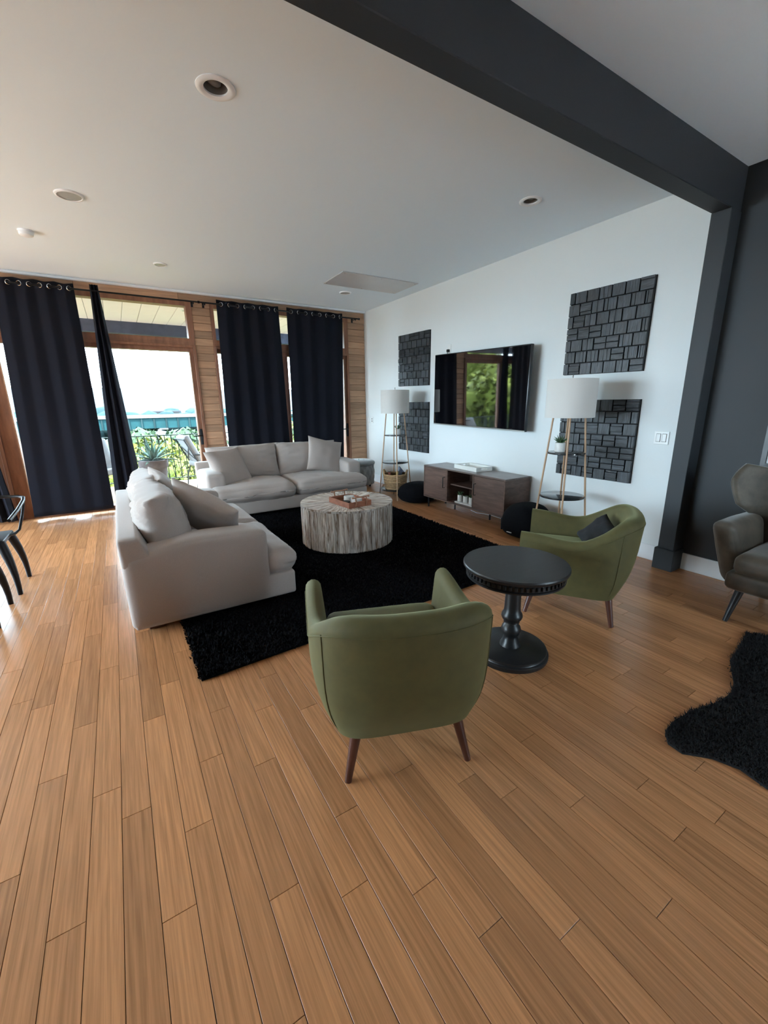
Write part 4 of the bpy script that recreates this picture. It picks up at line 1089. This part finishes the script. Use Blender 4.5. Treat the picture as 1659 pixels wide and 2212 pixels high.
# big pot with agave
pt = thing('agave_planter', 'large weathered pot with pale agave on the balcony', 'planter', (.50, 9.32, DZ))
obj('pot', lathe([(.17, 0), (.20, .05), (.235, .38), (.250, .40), (.262, .42), (.262, .54), (.235, .545), (.225, .50), (.001, .50)], 36), 'terra', pt, 50)
rr = random.Random(4)
for i in range(30):
    az = i * 2.399; tl = .25 + 1.15 * (i / 30) ; ln = rr.uniform(.34, .52)
    pts = []; wd = []
    for q in range(6):
        s = q / 5; tt_ = tl + .55 * s * s * (.4 + tl); rdist = .03 + ln * s
        pts.append((math.cos(az) * math.sin(tl) * rdist, math.sin(az) * math.sin(tl) * rdist, .50 + math.cos(tl) * rdist - .10 * s * s * tl)); wd.append(.006 + .030 * math.sin(PI * min(1, .25 + .75 * s)) * (1 - .2 * s))
    V, F = [], []
    sx, sy = -math.sin(az), math.cos(az)
    for (x, y, z), w in zip(pts, wd): V += [(x - sx * w, y - sy * w, z + .008), (x, y, z - .006), (x + sx * w, y + sy * w, z + .008)]
    for q in range(5):
        a = q * 3; F += [(a, a + 1, a + 4, a + 3), (a + 1, a + 2, a + 5, a + 4)]
    lf = obj('leaf', (V, F), 'agave', pt, 180)
    md = lf.modifiers.new('thick', 'SOLIDIFY'); md.thickness = .006
# patio chair, seen from its side
pc_ = thing('patio_chair', 'grey cushioned metal patio chair beside the agave pot on the balcony', 'patio chair', (1.33, 9.06, DZ), math.radians(-78))
# local: looks along +y
for sx in (-1, 1):
    obj('frame_side', tube([(sx * .24, -.36, .93), (sx * .24, -.20, .60), (sx * .24, -.10, .40), (sx * .24, .02, .36), (sx * .24, .28, .40)], .014, 7), 'patiometal', pc_, 60)
    obj('leg', tube([(sx * .24, -.12, .42), (sx * .25, -.20, .20), (sx * .25, -.22, 0)], .013, 7), 'patiometal', pc_, 60)
    obj('leg', tube([(sx * .24, .26, .40), (sx * .26, .22, .20), (sx * .26, .26, 0)], .013, 7), 'patiometal', pc_, 60)
    obj('armrest', tube([(sx * .25, -.24, .64), (sx * .27, -.05, .63), (sx * .27, .16, .62), (sx * .26, .24, .56), (sx * .25, .25, .40)], .015, 7), 'patiometal', pc_, 60)
obj('brace', join(tube([(-.24, -.30, .80), (.24, -.16, .52)], .009, 6), tube([(.24, -.30, .80), (-.24, -.16, .52)], .009, 6), tube([(-.24, -.36, .93), (.24, -.36, .93)], .012, 6)), 'patiometal', pc_, 60)
obj('back_cushion', T(rsoft(.50, .11, .62, .045, 10, amp=.004), (0, -.185, .72), (.43, 0, 0)), 'patiofab', pc_, 180)
obj('seat_cushion', T(rsoft(.50, .50, .10, .04, 10, crown=.01, amp=.004), (0, .08, .455), (.08, 0, 0)), 'patiofab', pc_, 180)

dup(pc_, (-.35, 8.75, DZ), math.radians(200), 'grey cushioned patio chair further left on the balcony, back to the glass')
dup(pc_, (-1.15, 9.0, DZ), math.radians(165), 'grey cushioned patio chair at the far left of the balcony')
# unseen ground slabs, added to bounce sunlight up onto the ceiling
struct('bounce_slab_front', box(XL - .16, 16, -22, YF - .16, -.30, -.15), 'concrete')
struct('bounce_slab_left', box(-22, XL - .16, -22, 7.2, -.30, -.15), 'bouncegrey')  # greyer slab, so less light bounces in from the left
# hillside, woods, bridge and the far valley
def heightfield(name, x0, x1, y0, y1, nx, ny, fz, m):
    xs = np.linspace(x0, x1, nx); ys = np.linspace(y0, y1, ny)
    V = [(x, y, fz(x, y)) for y in ys for x in xs]
    F = [(j * nx + i, j * nx + i + 1, (j + 1) * nx + i + 1, (j + 1) * nx + i) for j in range(ny - 1) for i in range(nx - 1)]
    return struct(name, (V, F), m, 180)
def gz(x, y):
    d = max(0, y - 9); s = -3.4 - .30 * d if d < 60 else -21.2 - .06 * (d - 60)
    return max(s, -40) + .6 * noise.noise(Vector((x * .06, y * .06, 0)))
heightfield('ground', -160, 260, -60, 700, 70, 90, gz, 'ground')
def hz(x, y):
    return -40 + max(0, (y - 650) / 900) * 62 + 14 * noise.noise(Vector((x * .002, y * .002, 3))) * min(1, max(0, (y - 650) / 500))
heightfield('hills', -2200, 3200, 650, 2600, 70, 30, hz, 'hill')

def crown_mesh(seed, n, leaf, m, blobs=9):
    rg = np.random.default_rng(seed); Cn = rg.normal(0, .42, (blobs, 3)); Cn[:, 2] *= .8; rad = rg.uniform(.35, .6, blobs)
    V = np.empty((n * 3, 3)); k = rg.integers(0, blobs, n)
    d = rg.normal(0, 1, (n, 3)); d /= np.linalg.norm(d, axis=1)[:, None]
    c = Cn[k] + d * (rad[k] * rg.uniform(.72, 1.04, n))[:, None]
    a = rg.normal(0, 1, (n, 3)); a /= np.linalg.norm(a, axis=1)[:, None]
    b = np.cross(a, d + rg.normal(0, .5, (n, 3))); b /= np.linalg.norm(b, axis=1)[:, None] + 1e-6
    ls = leaf * rg.uniform(.6, 1.4, n)[:, None]
    V[0::3] = c - a * ls; V[1::3] = c + a * ls * .6 + b * ls * .7; V[2::3] = c + a * ls * .6 - b * ls * .7
    Fc = np.arange(n * 3).reshape(-1, 3)
    bmc = bmesh.new(); VV, FF = [V], [Fc]; off = n * 3
    bmesh.ops.create_icosphere(bmc, subdivisions=2, radius=1); sv, sf = frombm(bmc); sv = np.array(sv); sf = np.array(sf)
    for c_, r_ in zip(Cn, rad): VV.append(c_ + sv * r_ * .80 * (1 + .1 * rg.normal(0, 1, (len(sv), 1)))); FF.append(sf + off); off += len(sv)
    me = npmesh('crown', np.vstack(VV), np.vstack(FF)); me.materials.append(M[m]); return me
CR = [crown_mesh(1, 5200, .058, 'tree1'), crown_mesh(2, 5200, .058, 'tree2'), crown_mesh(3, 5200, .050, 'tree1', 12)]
trm = mesh('trunk', tube([(0, 0, -1.9), (.02, .01, -1.0), (-.01, .02, -.2), (.03, 0, .35)], [.085, .065, .05, .02], 8), 60); trm.materials.append(M['bark'])
def tree(x, y, ztop, r, k, label):
    t = thing('tree', label, 'tree', (x, y, ztop - r * .95), random.uniform(0, 6), 'trees beyond the balcony'); t.scale = (r, r, r * .95)
    obj('crown', CR[k], None, t); obj('trunk', trm, None, t)
TUP = .55
TREES = [(-1.6, 17, -.55, 2.0, 0), (1.0, 16.5, -.9, 1.9, 2), (3.6, 17.5, -.5, 2.2, 0), (6.4, 18, -.5, 2.3, 2), (9.4, 19, .1, 2.5, 0), (-4.4, 17.5, .2, 2.4, 2),
         (-.2, 23, -.5, 3.2, 0), (3.2, 25, -.1, 3.2, 0), (6.6, 24, -.9, 3.0, 1), (10.5, 26, .2, 3.4, 2), (14.5, 25, .5, 3.4, 0), (-5.4, 25, .3, 3.2, 1),
         (1.4, 36, -1.1, 4.4, 1), (6.5, 38, -1.2, 4.6, 1), (12.0, 38, -1.0, 4.4, 0), (18, 40, -1.0, 4.6, 1), (-6.5, 38, -.8, 4.2, 0)]
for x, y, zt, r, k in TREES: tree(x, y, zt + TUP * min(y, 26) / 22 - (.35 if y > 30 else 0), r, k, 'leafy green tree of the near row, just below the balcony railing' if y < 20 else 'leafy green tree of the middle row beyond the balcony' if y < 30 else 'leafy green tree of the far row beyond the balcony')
for x, y, zt, r, k in [(-12.5, 19, 4.6, 4.2, 0), (-17, 24, 5.6, 5.0, 2), (-10.5, 26, 3.2, 3.6, 0), (-20, 17, 5.0, 4.6, 2)]:
    tree(x, y, zt, r, k, 'tall leafy tree beyond the left end of the balcony')
# far woods: rows of rounded crowns, too many to count
fw = []
rg = random.Random(9)
for k in range(420):
    y = rg.uniform(70, 560); x = rg.uniform(-.35, .75) * y + rg.uniform(-10, 10); r = rg.uniform(3.5, 6.5) * (1 + y / 500)
    bm = bmesh.new(); bmesh.ops.create_icosphere(bm, subdivisions=2, radius=1)
    sd_ = rg.random() * 50
    for v in bm.verts: v.co *= 1 + .28 * noise.noise(v.co * 2.2 + Vector((sd_, 0, 0)))
    zt = gz(x, y) + r * .6
    if 150 < y < 330: zt = min(zt, -22)
    if y >= 330: zt = -13 + rg.uniform(-7, 5)
    fw.append(T(frombm(bm), (x, y, zt), (0, 0, 0), (r, r, r * .8)))
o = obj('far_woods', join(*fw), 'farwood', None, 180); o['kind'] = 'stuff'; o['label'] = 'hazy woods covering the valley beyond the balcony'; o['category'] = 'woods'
# bridge
BY0 = 300.0
bd = thing('bridge', 'long teal steel bridge across the valley beyond the balcony', 'bridge', (60, BY0, -11.5), math.radians(6))
obj('roadway', box(-230, 230, -6, 6, 6.3, 8.0), 'bldg', bd)
obj('girder', box(-230, 230, -5, 5, .2, 6.3), 'bridge', bd)
stf = mesh('stiffener', box(-.35, .35, -5.6, -4.9, .1, 6.3)); stf.materials.append(M['farwood'])
for k in range(60): obj('stiffener', stf, None, bd, loc=(-200 + k * 6.6, 0, 0))
pr_ = mesh('pier', box(-2, 2, -4, 4, -30, .2)); pr_.materials.append(M['concrete'])
for k in range(9): obj('pier', pr_, None, bd, loc=(-200 + k * 50, 0, 0))
# a pale building above the bridge
bl = thing('far_building', 'pale building among the trees beyond the bridge', 'building', (40, 460, -20), math.radians(6))
obj('wall', box(-12, 12, -8, 8, 0, 16), 'bldg', bl)
obj('roof', box(-13, 13, -9, 9, 16, 17.2), 'roofgrey', bl)
for k in range(4): obj('window', box(-10 + k * 5.4, -7 + k * 5.4, -8.3, -8.0, 11, 14), 'roofgrey', bl)
